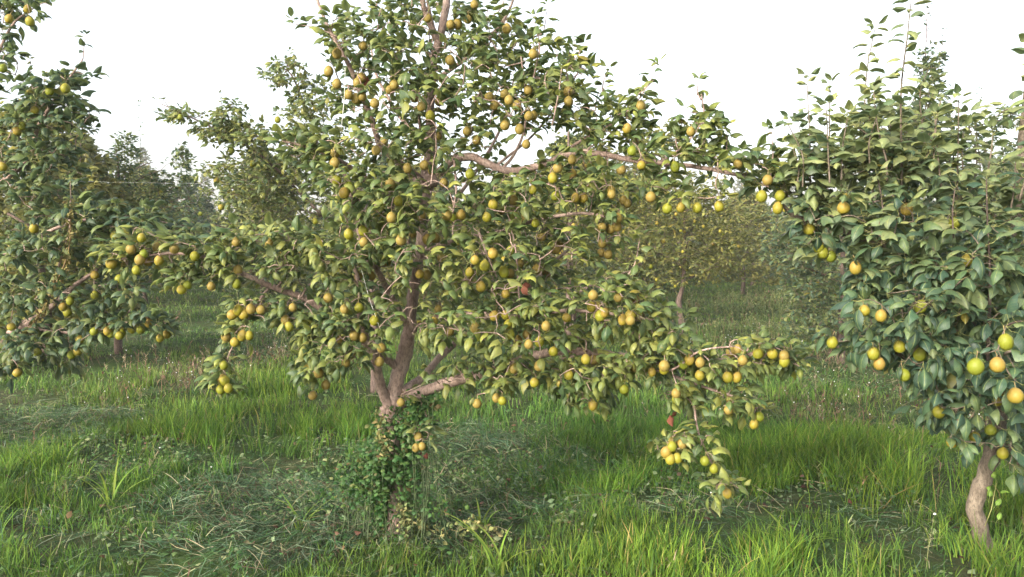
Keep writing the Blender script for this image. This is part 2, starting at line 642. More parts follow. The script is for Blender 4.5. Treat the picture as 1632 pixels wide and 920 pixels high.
# ------------------------------------------------------------------ tree builder
class Tree:
    def __init__(s, base, seed, name='pear_tree', detail='near'):
        s.rs = np.random.RandomState(seed)
        s.base = np.array(base, float)
        s.root = empty(name, s.base)
        s.nodes = []            # (pos, branch id, radius)
        s.bm = []               # a mesh builder per branch; 0 is the trunk
        s.detail = detail
        s.leaf = dict(pos=[], d=[], up=[], size=[])
        s.n = dict(near=(12, 5, 4), mid=(8, 4, 3), far=(6, 3, 3))[detail]
        s.limb_mat = []

    def limb(s, pts, r0, r1, branch=None, rough=0.05, mat=0, power=0.8):
        """pts in world coordinates; joins branch number `branch`, or starts a new one"""
        c = catmull(pts, 6 if s.detail == 'near' else 4)
        k = len(c)
        t = np.linspace(0, 1, k)
        if np.ndim(r0) == 0:
            rad = r1 + (r0 - r1) * (1 - t) ** power
        else:
            rad = np.interp(t, np.linspace(0, 1, len(r0)), r0)
        wob = s.rs.normal(0, 1, (k, 3)) * rad[:, None] * 0.06
        wob[0] = wob[-1] = 0
        c = c + wob
        if branch is None:
            branch = len(s.bm)
            s.bm.append(MB())
        n = s.n[0] if max(np.atleast_1d(rad)) > 0.012 else s.n[0] // 2 + 1
        s.bm[branch].tube(c - s.base, rad, n, mat, True, rough, s.rs.randint(1e6))
        for i in range(k):
            s.nodes.append((c[i], branch, rad[i]))
        return branch

    def shoot(s, pts, r0=0.004, r1=0.0015, spacing=0.035, size=0.08, branch=None, mat=0, start=0.15, hang=0.0, tip=True):
        """straight leafy shoot: alternate leaves all the way up"""
        c = catmull(pts, 5)
        if branch is None:
            P = np.array([n[0] for n in s.nodes])
            branch = s.nodes[int(np.argmin(((P - c[0]) ** 2).sum(1)))][1]
        s.bm[branch].tube(c - s.base, np.linspace(r0, r1, len(c)), 5, mat)
        for i in range(len(c)):
            s.nodes.append((c[i], branch, r1))
        seg = np.linalg.norm(np.diff(c, axis=0), axis=1)
        cum = np.concatenate([[0], np.cumsum(seg)])
        az = s.rs.uniform(0, 6.28)
        x = cum[-1] * start
        while x < cum[-1]:
            p = np.array([np.interp(x, cum, c[:, k]) for k in range(3)])
            az += 2.4 + s.rs.normal(0, 0.25)
            e = R(s.rs.uniform(5, 40)) - hang
            ls = size * s.rs.uniform(0.75, 1.15) * (1 - 0.25 * x / cum[-1])
            s.put(p - np.array((math.cos(az), math.sin(az), 0.0)) * ls * 0.26, az, e, ls)
            x += spacing * s.rs.uniform(0.7, 1.3)
        if tip:
            for k in range(3):
                s.put(c[-1], az + k * 2.1, R(s.rs.uniform(35, 70)), size * s.rs.uniform(0.5, 0.75))

    def put(s, p, az, el, size, roll=0.5):
        d = np.array((math.cos(az) * math.cos(el), math.sin(az) * math.cos(el), math.sin(el)))
        up = np.array((0, 0, 1.0)) + s.rs.normal(0, roll * 0.42, 3)
        if el < -0.8:
            up = up + 1.2 * np.array((math.cos(az), math.sin(az), 0))
        s.leaf['pos'].append(p)
        s.leaf['d'].append(d)
        s.leaf['up'].append(up)
        s.leaf['size'].append(size)

    def grow(s, targets, axis, per=(4, 8), size=0.08, hang=0.0, maxlen=0.55, r=0.0022, along=0.05, sizes=None, hangs=None):
        """joins every target to the nearest wood with a curved twig and sets a tuft of leaves on it"""
        targets = np.asarray(targets, float)
        P = np.array([n[0] for n in s.nodes])
        d0 = np.array([np.min(((P - t) ** 2).sum(1)) for t in targets])
        order = np.argsort(d0)
        nodes = list(s.nodes)
        cap = len(nodes) + len(targets) * 4 + 8
        PP = np.zeros((cap, 3))
        PP[:len(P)] = P
        ids = [n[1] for n in nodes]
        n = len(P)
        for ti in order:
            t = targets[ti]
            sz = size if sizes is None else sizes[ti]
            hg = hang if hangs is None else hangs[ti]
            dv = t - PP[:n]
            dist = np.sqrt((dv ** 2).sum(1)) + 0.25 * np.maximum(0, -dv[:, 2])   # prefer wood below the target
            i = int(np.argmin(dist))
            a = PP[i].copy()
            b = ids[i] if ids[i] != 0 or len(s.bm) == 1 else ids[i]
            L = np.linalg.norm(t - a)
            if L > 0.012:
                m = (a + t) / 2 + s.rs.normal(0, 0.08 * L, 3) + np.array((0, 0, 0.10 * L * (1 - 2.0 * (hg > 0.6))))
                c = catmull([a, m, t], 3)
                rr = min(0.0075, r + 0.008 * L)
                s.bm[b].tube(c - s.base, np.linspace(rr, r * 0.8, len(c)), s.n[1], 0, False)
                for q in c[[2, 4]]:
                    PP[n] = q
                    ids.append(b)
                    n += 1
                if L > 0.10:
                    for q in np.arange(0.35, 0.9, along / L):
                        p = c[int(q * (len(c) - 1))]
                        s.put(p, s.rs.uniform(0, 6.28), R(s.rs.uniform(-10, 40)) - hg, sz * s.rs.uniform(0.7, 1.1))
            PP[n] = t
            ids.append(b)
            n += 1
            out = math.atan2(t[1] - axis[1], t[0] - axis[0])
            k = s.rs.randint(per[0], per[1] + 1)
            for j in range(k):
                az = out + s.rs.normal(0, 1.35)
                el = R(s.rs.normal(16, 26)) - hg
                s.put(t, az, el, sz * s.rs.uniform(0.5, 1.22))

    def finish(s, cols, label, group, bark, clear=(), pears_px=(), keep=0.2, templates=None, leafmat=None, cat='tree'):
        names = ['trunk'] + ['branch'] * (len(s.bm) - 1)
        for nme, mb in zip(names, s.bm):
            if mb.v:
                mb.build(nme, [bark, M_TWIG_DARK], s.root)
        pos = np.array(s.leaf['pos'])
        d = np.array(s.leaf['d'])
        up = np.array(s.leaf['up'])
        size = np.array(s.leaf['size'])
        ok = pos[:, 2] > 0.12
        mid = pos + norm(d) * size[:, None] * 0.85
        if len(clear) or len(pears_px):
            px, py, f = proj(mid)
            rnd = s.rs.uniform(0, 1, len(pos))
            for (x0, y0, x1, y1, rr, dep) in clear:
                v = np.array((x1 - x0, y1 - y0), float)
                t = np.clip(((px - x0) * v[0] + (py - y0) * v[1]) / (v @ v + 1e-6), 0, 1)
                dd = np.hypot(px - x0 - t * v[0], py - y0 - t * v[1])
                ok &= ~((dd < rr) & (f < dep + 0.03) & (rnd > 0.12))
            for (x, y, rr, dep) in pears_px:
                ok &= ~((np.hypot(px - x, (py - y)) < rr) & (f < dep + 0.02) & (rnd > keep))
        # nothing grows right in front of the lens
        ok &= pos[:, 1] > 1.6
        pos, d, up, size = pos[ok], d[ok], up[ok], size[ok]
        c = cols(pos, s.rs) if callable(cols) else leaf_cols(len(pos), s.rs, **cols)
        mb = MB()
        T = templates or dict(near=T_NEAR, mid=T_MID, far=T_FAR)[s.detail]
        add_leaves(mb, pos - s.base, d, up, size, c, T, s.rs)
        mb.build('crown', [leafmat or (M_LEAF if s.detail == 'near' else M_LEAF_FAR), M_PETIOLE], s.root)
        tag(s.root, label, cat, group)
        s.count = len(pos)
        return s.root


def blob_targets(rs, blobs, depth_of=None):
    """blobs: (px, py, rx, ry, depth, half thickness, count): clumps of foliage with their own place and thickness"""
    out = []
    for (x, y, rx, ry, dep, dr, n) in blobs:
        k = 0
        while k < n:
            a = rs.uniform(-1, 1, 3)
            if (a ** 2).sum() > 1:
                continue
            out.append(at(x + a[0] * rx, y + a[1] * ry, dep + a[2] * dr))
            k += 1
    return np.array(out)


def Z(lst, s, ox, oy):
    return [(a / s + ox, b / s + oy) for a, b in lst]


GROUP_ROW = 'pear trees of the orchard'

# ================================================================== the ground
def build_ground():
    xs = np.concatenate([-np.geomspace(8, 900, 26)[::-1], np.linspace(-7.9, 7.9, 120), np.geomspace(8, 900, 26)])
    ys = np.concatenate([-np.geomspace(1, 300, 12)[::-1], np.linspace(0, 16, 130), np.geomspace(16.3, 1200, 44)])
    X, Y = np.meshgrid(xs, ys)
    V = np.stack([X, Y, ground_z(X, Y)], -1).reshape(-1, 3)
    nx = len(xs)
    i = np.arange(len(ys) - 1)[:, None] * nx
    j = np.arange(nx - 1)[None]
    q = np.stack([i + j, i + j + 1, i + nx + j + 1, i + nx + j], -1).reshape(-1, 4)
    m, nt, out = new_mat('orchard_soil')
    L = nt.links
    tc = N(nt, 'ShaderNodeTexCoord')
    n1 = N(nt, 'ShaderNodeTexNoise', i_Scale=1.1, i_Detail=5.0, i_Roughness=0.6)
    n2 = N(nt, 'ShaderNodeTexNoise', i_Scale=26.0, i_Detail=6.0, i_Roughness=0.7)
    n3 = N(nt, 'ShaderNodeTexNoise', i_Scale=7.0, i_Detail=5.0, i_Roughness=0.65)
    for n in (n1, n2, n3):
        L.new(tc.outputs['Object'], n.inputs['Vector'])
    soil = ramp(nt, [(0.3, (0.028, 0.022, 0.014)), (0.5, (0.055, 0.046, 0.028)), (0.72, (0.10, 0.085, 0.055))])
    L.new(n2.outputs[0], soil.inputs[0])
    moss = ramp(nt, [(0.3, (0.018, 0.034, 0.010)), (0.6, (0.045, 0.078, 0.020)), (0.8, (0.075, 0.10, 0.035))])
    L.new(n3.outputs[0], moss.inputs[0])
    f = N(nt, 'ShaderNodeMapRange', i_From_Min=0.36, i_From_Max=0.56, i_To_Min=0.35, i_To_Max=1.0)
    L.new(n1.outputs[0], f.inputs[0])
    c = mix_rgb(nt, f.outputs[0], soil.outputs[0], moss.outputs[0])
    p = N(nt, 'ShaderNodeBsdfPrincipled')
    p.inputs['Roughness'].default_value = 0.95
    p.inputs['Specular IOR Level'].default_value = 0.1
    L.new(c, p.inputs['Base Color'])
    b = N(nt, 'ShaderNodeBump', i_Strength=1.0, i_Distance=0.03)
    L.new(n2.outputs[0], b.inputs['Height'])
    L.new(b.outputs[0], p.inputs['Normal'])
    L.new(p.outputs[0], out.inputs[0])
    mb = MB()
    mb.add(V, q.ravel(), np.full(len(q), 4))
    tag(mb.build('ground', m), None, None, None, 'structure')


build_ground()

# patches of the orchard floor, given where they lie on the ground (photo pixels of their centre, spread in pixels, weight)
def patches(lst):
    out = []
    for (px, py, rx, ry, w) in lst:
        c = ground_at(px, py)
        a = ground_at(px, py - ry)
        b = ground_at(px, py + ry)
        out.append((c[0], (a[1] + b[1]) / 2, abs(ground_at(px + rx, py)[0] - c[0]), (a[1] - b[1]) / 2, w))
    return out


TALL = patches([(380, 690, 190, 45, 1.0), (90, 820, 110, 50, .75), (470, 610, 80, 40, .8), (820, 650, 130, 25, .55), (980, 740, 130, 40, .9),
                (1330, 775, 200, 55, 1.0), (1400, 860, 120, 40, .6), (1130, 900, 250, 45, .9), (850, 905, 120, 30, .8), (1560, 780, 110, 80, .85), (1180, 780, 90, 40, .7),
                (80, 610, 90, 18, .5), (200, 640, 90, 25, .6), (1300, 640, 90, 30, .6), (1440, 900, 50, 30, .6), (960, 690, 90, 25, .75),
                (170, 790, 60, 45, .8), (30, 900, 90, 25, .7), (640, 905, 60, 18, .5), (440, 740, 110, 25, .5), (1030, 650, 90, 25, .5), (1110, 700, 150, 30, .7)])
FLAT = patches([(90, 680, 110, 38, 1.0), (330, 830, 200, 55, 1.0), (720, 740, 110, 40, 1.0), (680, 840, 150, 45, .8), (1100, 820, 130, 25, .3),
                (1380, 850, 120, 25, .3), (450, 565, 60, 14, 1.0), (160, 548, 110, 12, .9), (1430, 600, 90, 16, .9), (300, 750, 120, 20, .5),
                (430, 900, 100, 30, .9), (900, 790, 100, 25, .6), (60, 735, 60, 20, .5), (1290, 600, 60, 10, .7)])
BARE = patches([(115, 600, 60, 12, .9), (620, 700, 40, 12, .5), (40, 870, 45, 18, .7), (300, 880, 60, 12, .5), (1440, 770, 25, 10, .3), (1572, 893, 24, 18, 1.1), (870, 690, 80, 12, .5), (1070, 860, 60, 12, .4)])
BROWN = patches([(1400, 680, 130, 32, 1.0), (290, 620, 50, 22, .9), (230, 600, 80, 15, .4), (1330, 660, 60, 25, .6), (50, 690, 30, 12, .3), (980, 640, 60, 15, .4), (1480, 640, 60, 20, .7)])


def pmask(pt, x, y, jitter=True):
    s = np.zeros(len(x))
    wob = (vnoise(x, y, 0.55, 5) - 0.5) * 1.5 + (vnoise(x, y, 0.17, 6) - 0.5) * 0.9 if jitter else 0
    for (cx, cy, rx, ry, w) in pt:
        q = ((x - cx) / rx) ** 2 + ((y - cy) / ry) ** 2
        s = np.maximum(s, w * np.clip(1.35 - q ** 0.5 * 0.72 + wob, 0, 1))
    return s


def scatter(rs, n, y0, y1, margin=0.5):
    """points on the ground the camera could see, even per square metre"""
    y = np.sqrt(rs.uniform(y0 ** 2, y1 ** 2, n))
    x = rs.uniform(-1, 1, n) * (0.69 * y + margin)
    return x, y


def blades(mb, base, D, C, L, W, A, col, st=(0, .4, .75, 1.0)):
    """tapering blades: p(s) = base + L (D s + C s^2), width W along A"""
    n = len(base)
    k = len(st)
    prof = [1.0, 0.92, 0.6, 0.0] if k == 4 else [1.0, 0.75, 0.0]
    vs_ = []
    for s, w in zip(st, prof):
        p = base + L[:, None] * (D * s + C * s * s)
        if w > 0:
            vs_ += [p - A * (W * w)[:, None] * 0.5, p + A * (W * w)[:, None] * 0.5]
        else:
            vs_.append(p)
    V = np.stack(vs_, 1)
    nv = V.shape[1]
    loops, tot = [], []
    for i in range(k - 2):
        loops += [2 * i, 2 * i + 1, 2 * i + 3, 2 * i + 2]
        tot.append(4)
    loops += [2 * (k - 2), 2 * (k - 2) + 1, 2 * (k - 2) + 2]
    tot.append(3)
    lo = (np.array(loops)[None] + (np.arange(n) * nv)[:, None]).ravel()
    c = np.ones((n, nv, 4))
    c[..., :3] = col[:, None, :]
    mb.add(V, lo, np.tile(tot, n), 0, c)


def hvec(th):
    return np.stack([np.cos(th), np.sin(th), np.zeros(len(th))], 1)


def pick_cols(rs, n, palette, weights, var=0.18):
    pal = np.array(palette)
    i = rs.choice(len(pal), n, p=np.array(weights) / sum(weights))
    return pal[i] * rs.uniform(1 - var, 1 + var, (n, 1)) * rs.uniform(0.94, 1.06, (n, 3))


def build_grass():
    rs = np.random.RandomState(21)
    # ---- upright bright grass
    mb = MB()
    for (n, y0, y1, hs_, ws, three) in ((150000, 2.5, 6.5, 1.0, 1.0, True), (170000, 6.5, 14, 1.0, 1.8, False), (120000, 14, 34, 1.2, 3.4, False), (40000, 34, 70, 1.4, 8.0, False)):
        x, y = scatter(rs, n, y0, y1)
        tall = pmask(TALL, x, y)
        flat = pmask(FLAT, x, y)
        bare = pmask(BARE, x, y)
        clump = vnoise(x, y, 0.16, 1) * 0.6 + vnoise(x, y, 0.5, 2) * 0.5
        base_d = 0.44 if y0 < 9 else 0.6
        dens = np.clip(base_d + tall * 0.75 - flat * 0.38 - bare * 0.9, 0.02, 1) * np.clip(clump * 4.2 - 1.75, 0.02, 1)
        dens = dens * (1 - .55 * np.clip(pmask(BROWN, x, y), 0, 1))
        k = rs.uniform(0, 1, n) < dens
        x, y, tall, flat = x[k], y[k], tall[k], flat[k]
        n2 = len(x)
        h = (0.045 + 0.135 * np.clip(tall, 0, 1) * rs.uniform(0.35, 1.3, n2) + rs.uniform(0, 0.06, n2)) * hs_
        h *= np.where(flat > 0.6, 0.75, 1) * (0.75 + 0.5 * vnoise(x, y, 0.8, 9))
        th = rs.uniform(0, 6.28, n2)
        lean = hvec(th)
        D = np.array((0, 0, 1.0)) + lean * rs.uniform(0.0, 0.35, n2)[:, None]
        C = lean * rs.uniform(0.05, 0.9, n2)[:, None] ** 1.5 - np.array((0, 0, 1.0)) * rs.uniform(0, 0.22, n2)[:, None]
        A = hvec(th + 1.57 + rs.normal(0, 0.5, n2))
        W = rs.uniform(0.003, 0.0072, n2) * ws
        col = pick_cols(rs, n2, [(0.100, 0.185, 0.024), (0.072, 0.148, 0.022), (0.145, 0.215, 0.030), (0.038, 0.090, 0.022), (0.20, 0.18, 0.065)], [4, 4, 2.0, 3, .5])
        dull = pick_cols(rs, n2, ([(0.056, 0.120, 0.026), (0.090, 0.155, 0.032), (0.042, 0.092, 0.026)] if y0 < 6 else [(0.125, 0.190, 0.050), (0.185, 0.22, 0.065), (0.095, 0.155, 0.050)]), [1, 1, 1])
        f = np.clip(1 - tall * 1.2, 0, 0.85)[:, None] * (0.6 if y0 < 9 else 0.5)
        col = col * (1 - f) + dull * f
        col = col * (0.62 + 0.8 * vnoise(x, y, .33, 94))[:, None]
        pt = vnoise(x, y, 1.7, 95)[:, None]
        col = col * (1 + (pt - .5) * np.array((.40, .1, -.1)))
        B = np.stack([x, y, ground_z(x, y) - 0.005], 1)
        blades(mb, B, D, C, h, W, A, col, (0, .4, .75, 1.0) if three else (0, .55, 1.0))
    o = mb.build('grass', M_GRASS, None, smooth=False)
    tag(o, 'bright green grass standing in uneven tufts under the pear trees', 'grass', None, 'stuff')

    # ---- mown grass lying in swaths
    mb = MB()
    for (n, y0, y1, ws) in ((125000, 2.4, 7, 1.0), (80000, 7, 22, 2.2)):
        x, y = scatter(rs, n, y0, y1)
        flat = pmask(FLAT, x, y)
        tall = pmask(TALL, x, y)
        k = rs.uniform(0, 1, n) < np.clip(0.30 + flat * 0.9 - tall * 0.25, 0.08, 1)
        x, y, flat = x[k], y[k], flat[k]
        n2 = len(x)
        sw = vnoise(x, y, 0.9, 31) * 5.0 + vnoise(x, y, 0.25, 32) * 2.5
        th = sw + rs.normal(0, 0.8, n2)
        L = rs.uniform(0.05, 0.19, n2)
        D = hvec(th) + np.array((0, 0, 1.0)) * rs.normal(0.14, 0.34, n2)[:, None]
        C = hvec(th + 1.57) * rs.normal(0, 0.7, n2)[:, None] - np.array((0, 0, 1.0)) * rs.uniform(0.1, 0.45, n2)[:, None]
        A = norm(np.cross(D, np.array((0, 0, 1.0))) + rs.normal(0, 0.3, (n2, 3)))
        W = rs.uniform(0.0022, 0.0055, n2) * ws
        col = pick_cols(rs, n2, [(0.062, 0.108, 0.058), (0.040, 0.088, 0.030), (0.135, 0.180, 0.110), (0.18, 0.185, 0.10), (0.25, 0.225, 0.135), (0.024, 0.052, 0.027), (0.07, 0.044, 0.030)], [4, 4, 2, 1.1, .7, 3.5, 1.6])
        col = col * (0.55 + 0.9 * vnoise(x, y, .21, 91) + .25 * (vnoise(x, y, .06, 92) - .5))[:, None]
        z = ground_z(x, y) + (rs.uniform(0.0, 1, n2) ** 1.3 * (0.02 + 0.085 * flat)) * (.35 + 1.3 * vnoise(x, y, .15, 93))
        blades(mb, np.stack([x, y, z], 1), D, C, L, W, A, col)
    tag(mb.build('mown_grass', M_MOWN, None, smooth=False), 'dull grey green cut grass lying flat in matted swaths', 'cut grass', None, 'stuff')

    # ---- low broad leaved weeds between the blades
    mb = MB()
    n = 60000
    x, y = scatter(rs, n, 2.5, 9)
    wm = patches([(560, 800, 200, 60, 1.0), (720, 860, 110, 40, .9), (130, 740, 150, 40, .7), (480, 900, 130, 25, .9), (1080, 780, 200, 40, .5), (300, 860, 190, 40, .9), (850, 800, 120, 60, .7)])
    k = rs.uniform(0, 1, n) < (pmask(wm, x, y) * 0.9 + 0.10) * np.clip(vnoise(x, y, 0.22, 77) * 2 - 0.3, 0.05, 1)
    x, y = x[k], y[k]
    n2 = len(x)
    hgt = rs.uniform(0.0, 1.0, n2) ** 1.5 * 0.10 * (0.4 + pmask(wm, x, y))
    pos = np.stack([x, y, ground_z(x, y) + hgt + 0.01], 1)
    th = rs.uniform(0, 6.28, n2)
    d = hvec(th) + np.array((0, 0, 1)) * rs.normal(0.3, 0.4, n2)[:, None]
    up = np.array((0, 0, 1.0)) + rs.normal(0, 0.4, (n2, 3))
    col = pick_cols(rs, n2, [(0.045, 0.105, 0.03), (0.085, 0.15, 0.045), (0.14, 0.19, 0.095), (0.20, 0.23, 0.11), (.13, .08, .05)], [3, 3, 2.4, 1.2, .6])
    add_leaves(mb, pos, d, up, rs.uniform(0.018, 0.045, n2), col, T_WEED, rs, False)
    tag(mb.build('weeds', M_WEED, None), 'small broad leaved weeds sprawling between the cut grass', 'weeds', None, 'stuff')

    # ---- dry brown weeds with pale seed heads
    mb = MB()
    n = 60000
    x, y = scatter(rs, n, 3.0, 24)
    far = patches([(1320, 500, 70, 22, 1.0), (1190, 500, 60, 20, .6), (1260, 545, 90, 20, .9), (1420, 590, 80, 20, .8), (1130, 560, 60, 16, .5), (470, 560, 60, 14, .8)])
    k = rs.uniform(0, 1, n) < pmask(BROWN + far, x, y) * 0.9 * np.clip(vnoise(x, y, 0.3, 55) * 2 - .3, .05, 1) + 0.012
    x, y = x[k], y[k]
    n2 = len(x)
    th = rs.uniform(0, 6.28, n2)
    L = rs.uniform(0.10, 0.30, n2)
    fw = np.clip(y / 6.0, 1, 4)
    D = np.array((0, 0, 1.0)) + hvec(th) * rs.uniform(0.05, 0.6, n2)[:, None]
    C = hvec(th) * rs.uniform(0, .3, n2)[:, None]
    B = np.stack([x, y, ground_z(x, y)], 1)
    col = pick_cols(rs, n2, [(0.17, 0.105, 0.072), (0.12, 0.080, 0.052), (0.22, 0.185, 0.115), (0.10, 0.10, 0.05), (.17, .19, .08)], [2.5, 2.5, 2, 2, 2])
    fg = (y > 10.5) & (rs.uniform(0, 1, n2) < .85)
    col[fg] = pick_cols(rs, int(fg.sum()), [(.12, .15, .055), (.17, .185, .07), (.08, .115, .05)], [1, 1, 1])
    blades(mb, B, D, C, L, rs.uniform(0.002, 0.004, n2) * fw, hvec(th + 1.57), col)
    tips = B + L[:, None] * (D + C)
    # side sprigs
    for rep in range(9):
        s = rs.uniform(0.35, 1.0, n2)[:, None]
        b2 = B + L[:, None] * (D * s + C * s * s)
        t2 = rs.uniform(0, 6.28, n2)
        blades(mb, b2, hvec(t2) + np.array((0, 0, .9)), hvec(t2) * 0.2, rs.uniform(0.015, 0.045, n2), rs.uniform(0.003, 0.007, n2) * fw, hvec(t2 + 1.57), col * rs.uniform(0.8, 1.3, (n2, 1)))
    tag(mb.build('dry_weeds', M_DRY, None, smooth=False), 'brown dried weeds standing among the green grass', 'dry weeds', None, 'stuff')
    mb = MB()
    k = (rs.uniform(0, 1, n2) < 0.30) & (y < 12)
    tp = tips[k]
    octv = np.array([(1, 0, 0), (0, 1, 0), (-1, 0, 0), (0, -1, 0), (0, 0, 1), (0, 0, -1)], float)
    of = np.array([(0, 1, 4), (1, 2, 4), (2, 3, 4), (3, 0, 4), (1, 0, 5), (2, 1, 5), (3, 2, 5), (0, 3, 5)])
    r = rs.uniform(0.003, 0.0075, len(tp))
    V = tp[:, None, :] + octv[None] * r[:, None, None] * rs.uniform(0.7, 1.3, (len(tp), 6, 1))
    mb.add(V, (of[None] + (np.arange(len(tp)) * 6)[:, None, None]).ravel(), np.full(len(tp) * 8, 3), 0, np.tile((0.62, 0.62, 0.60, 1), (len(tp) * 6, 1)))
    tag(mb.build('seed_heads', M_DRY, None), 'tiny white seed heads dotted over the dry weeds', 'seed heads', None, 'stuff')

    # ---- straw and litter: pale stems, brown fallen leaves
    mb = MB()
    n = 9500
    x, y = scatter(rs, n, 2.6, 11)
    sm = patches([(60, 650, 80, 14, 1.0), (860, 740, 90, 30, .6), (1450, 610, 80, 22, 1.0), (1080, 810, 80, 16, .5), (180, 760, 200, 60, .25), (620, 850, 120, 40, .4), (430, 790, 140, 60, .4), (1420, 800, 50, 40, .3), (820, 745, 100, 30, .6)])
    k = rs.uniform(0, 1, n) < pmask(sm, x, y) * 0.55 + 0.06
    x, y = x[k], y[k]
    n2 = len(x)
    th = rs.uniform(0, 6.28, n2)
    D = hvec(th) + np.array((0, 0, 1)) * rs.normal(0.12, 0.12, n2)[:, None]
    C = hvec(th + 1.57) * rs.normal(0, 0.3, n2)[:, None] - np.array((0, 0, 1)) * rs.uniform(0.05, .25, n2)[:, None]
    z = ground_z(x, y) + rs.uniform(0.03, 0.09, n2)
    col = pick_cols(rs, n2, [(0.36, 0.32, 0.19), (0.28, 0.26, 0.16), (0.24, 0.27, 0.14)], [2, 2, 1.5])
    blades(mb, np.stack([x, y, z], 1), D, C, rs.uniform(0.10, 0.32, n2), rs.uniform(0.002, 0.0042, n2), norm(np.cross(D, (0, 0, 1.0))), col)
    tag(mb.build('straw', M_DRY, None, smooth=False), 'pale dry straw stems scattered over the cut grass', 'straw', None, 'stuff')
    mb = MB()
    n = 1900
    x, y = scatter(rs, n, 2.6, 11)
    k = rs.uniform(0, 1, n) < 0.30 + pmask(BARE + FLAT, x, y) * 0.3
    x, y = x[k], y[k]
    n2 = len(x)
    th = rs.uniform(0, 6.28, n2)
    pos = np.stack([x, y, ground_z(x, y) + rs.uniform(0.02, 0.08, n2)], 1)
    add_leaves(mb, pos, hvec(th) + rs.normal(0, .3, (n2, 3)), rs.normal(0, .5, (n2, 3)) + np.array((0, 0, 1)), rs.uniform(0.02, 0.055, n2),
               pick_cols(rs, n2, [(0.065, 0.032, 0.022), (0.045, 0.024, 0.018), (0.10, 0.065, 0.035)], [2, 2, 1]), T_WEED, rs, False)
    tag(mb.build('leaf_litter', M_DRY, None), 'brown fallen leaves lying in the grass', 'fallen leaves', None, 'stuff')


build_grass()

# ================================================================== the large pear tree in the middle
def jagged(pts):
    return [at(*p) for p in pts]


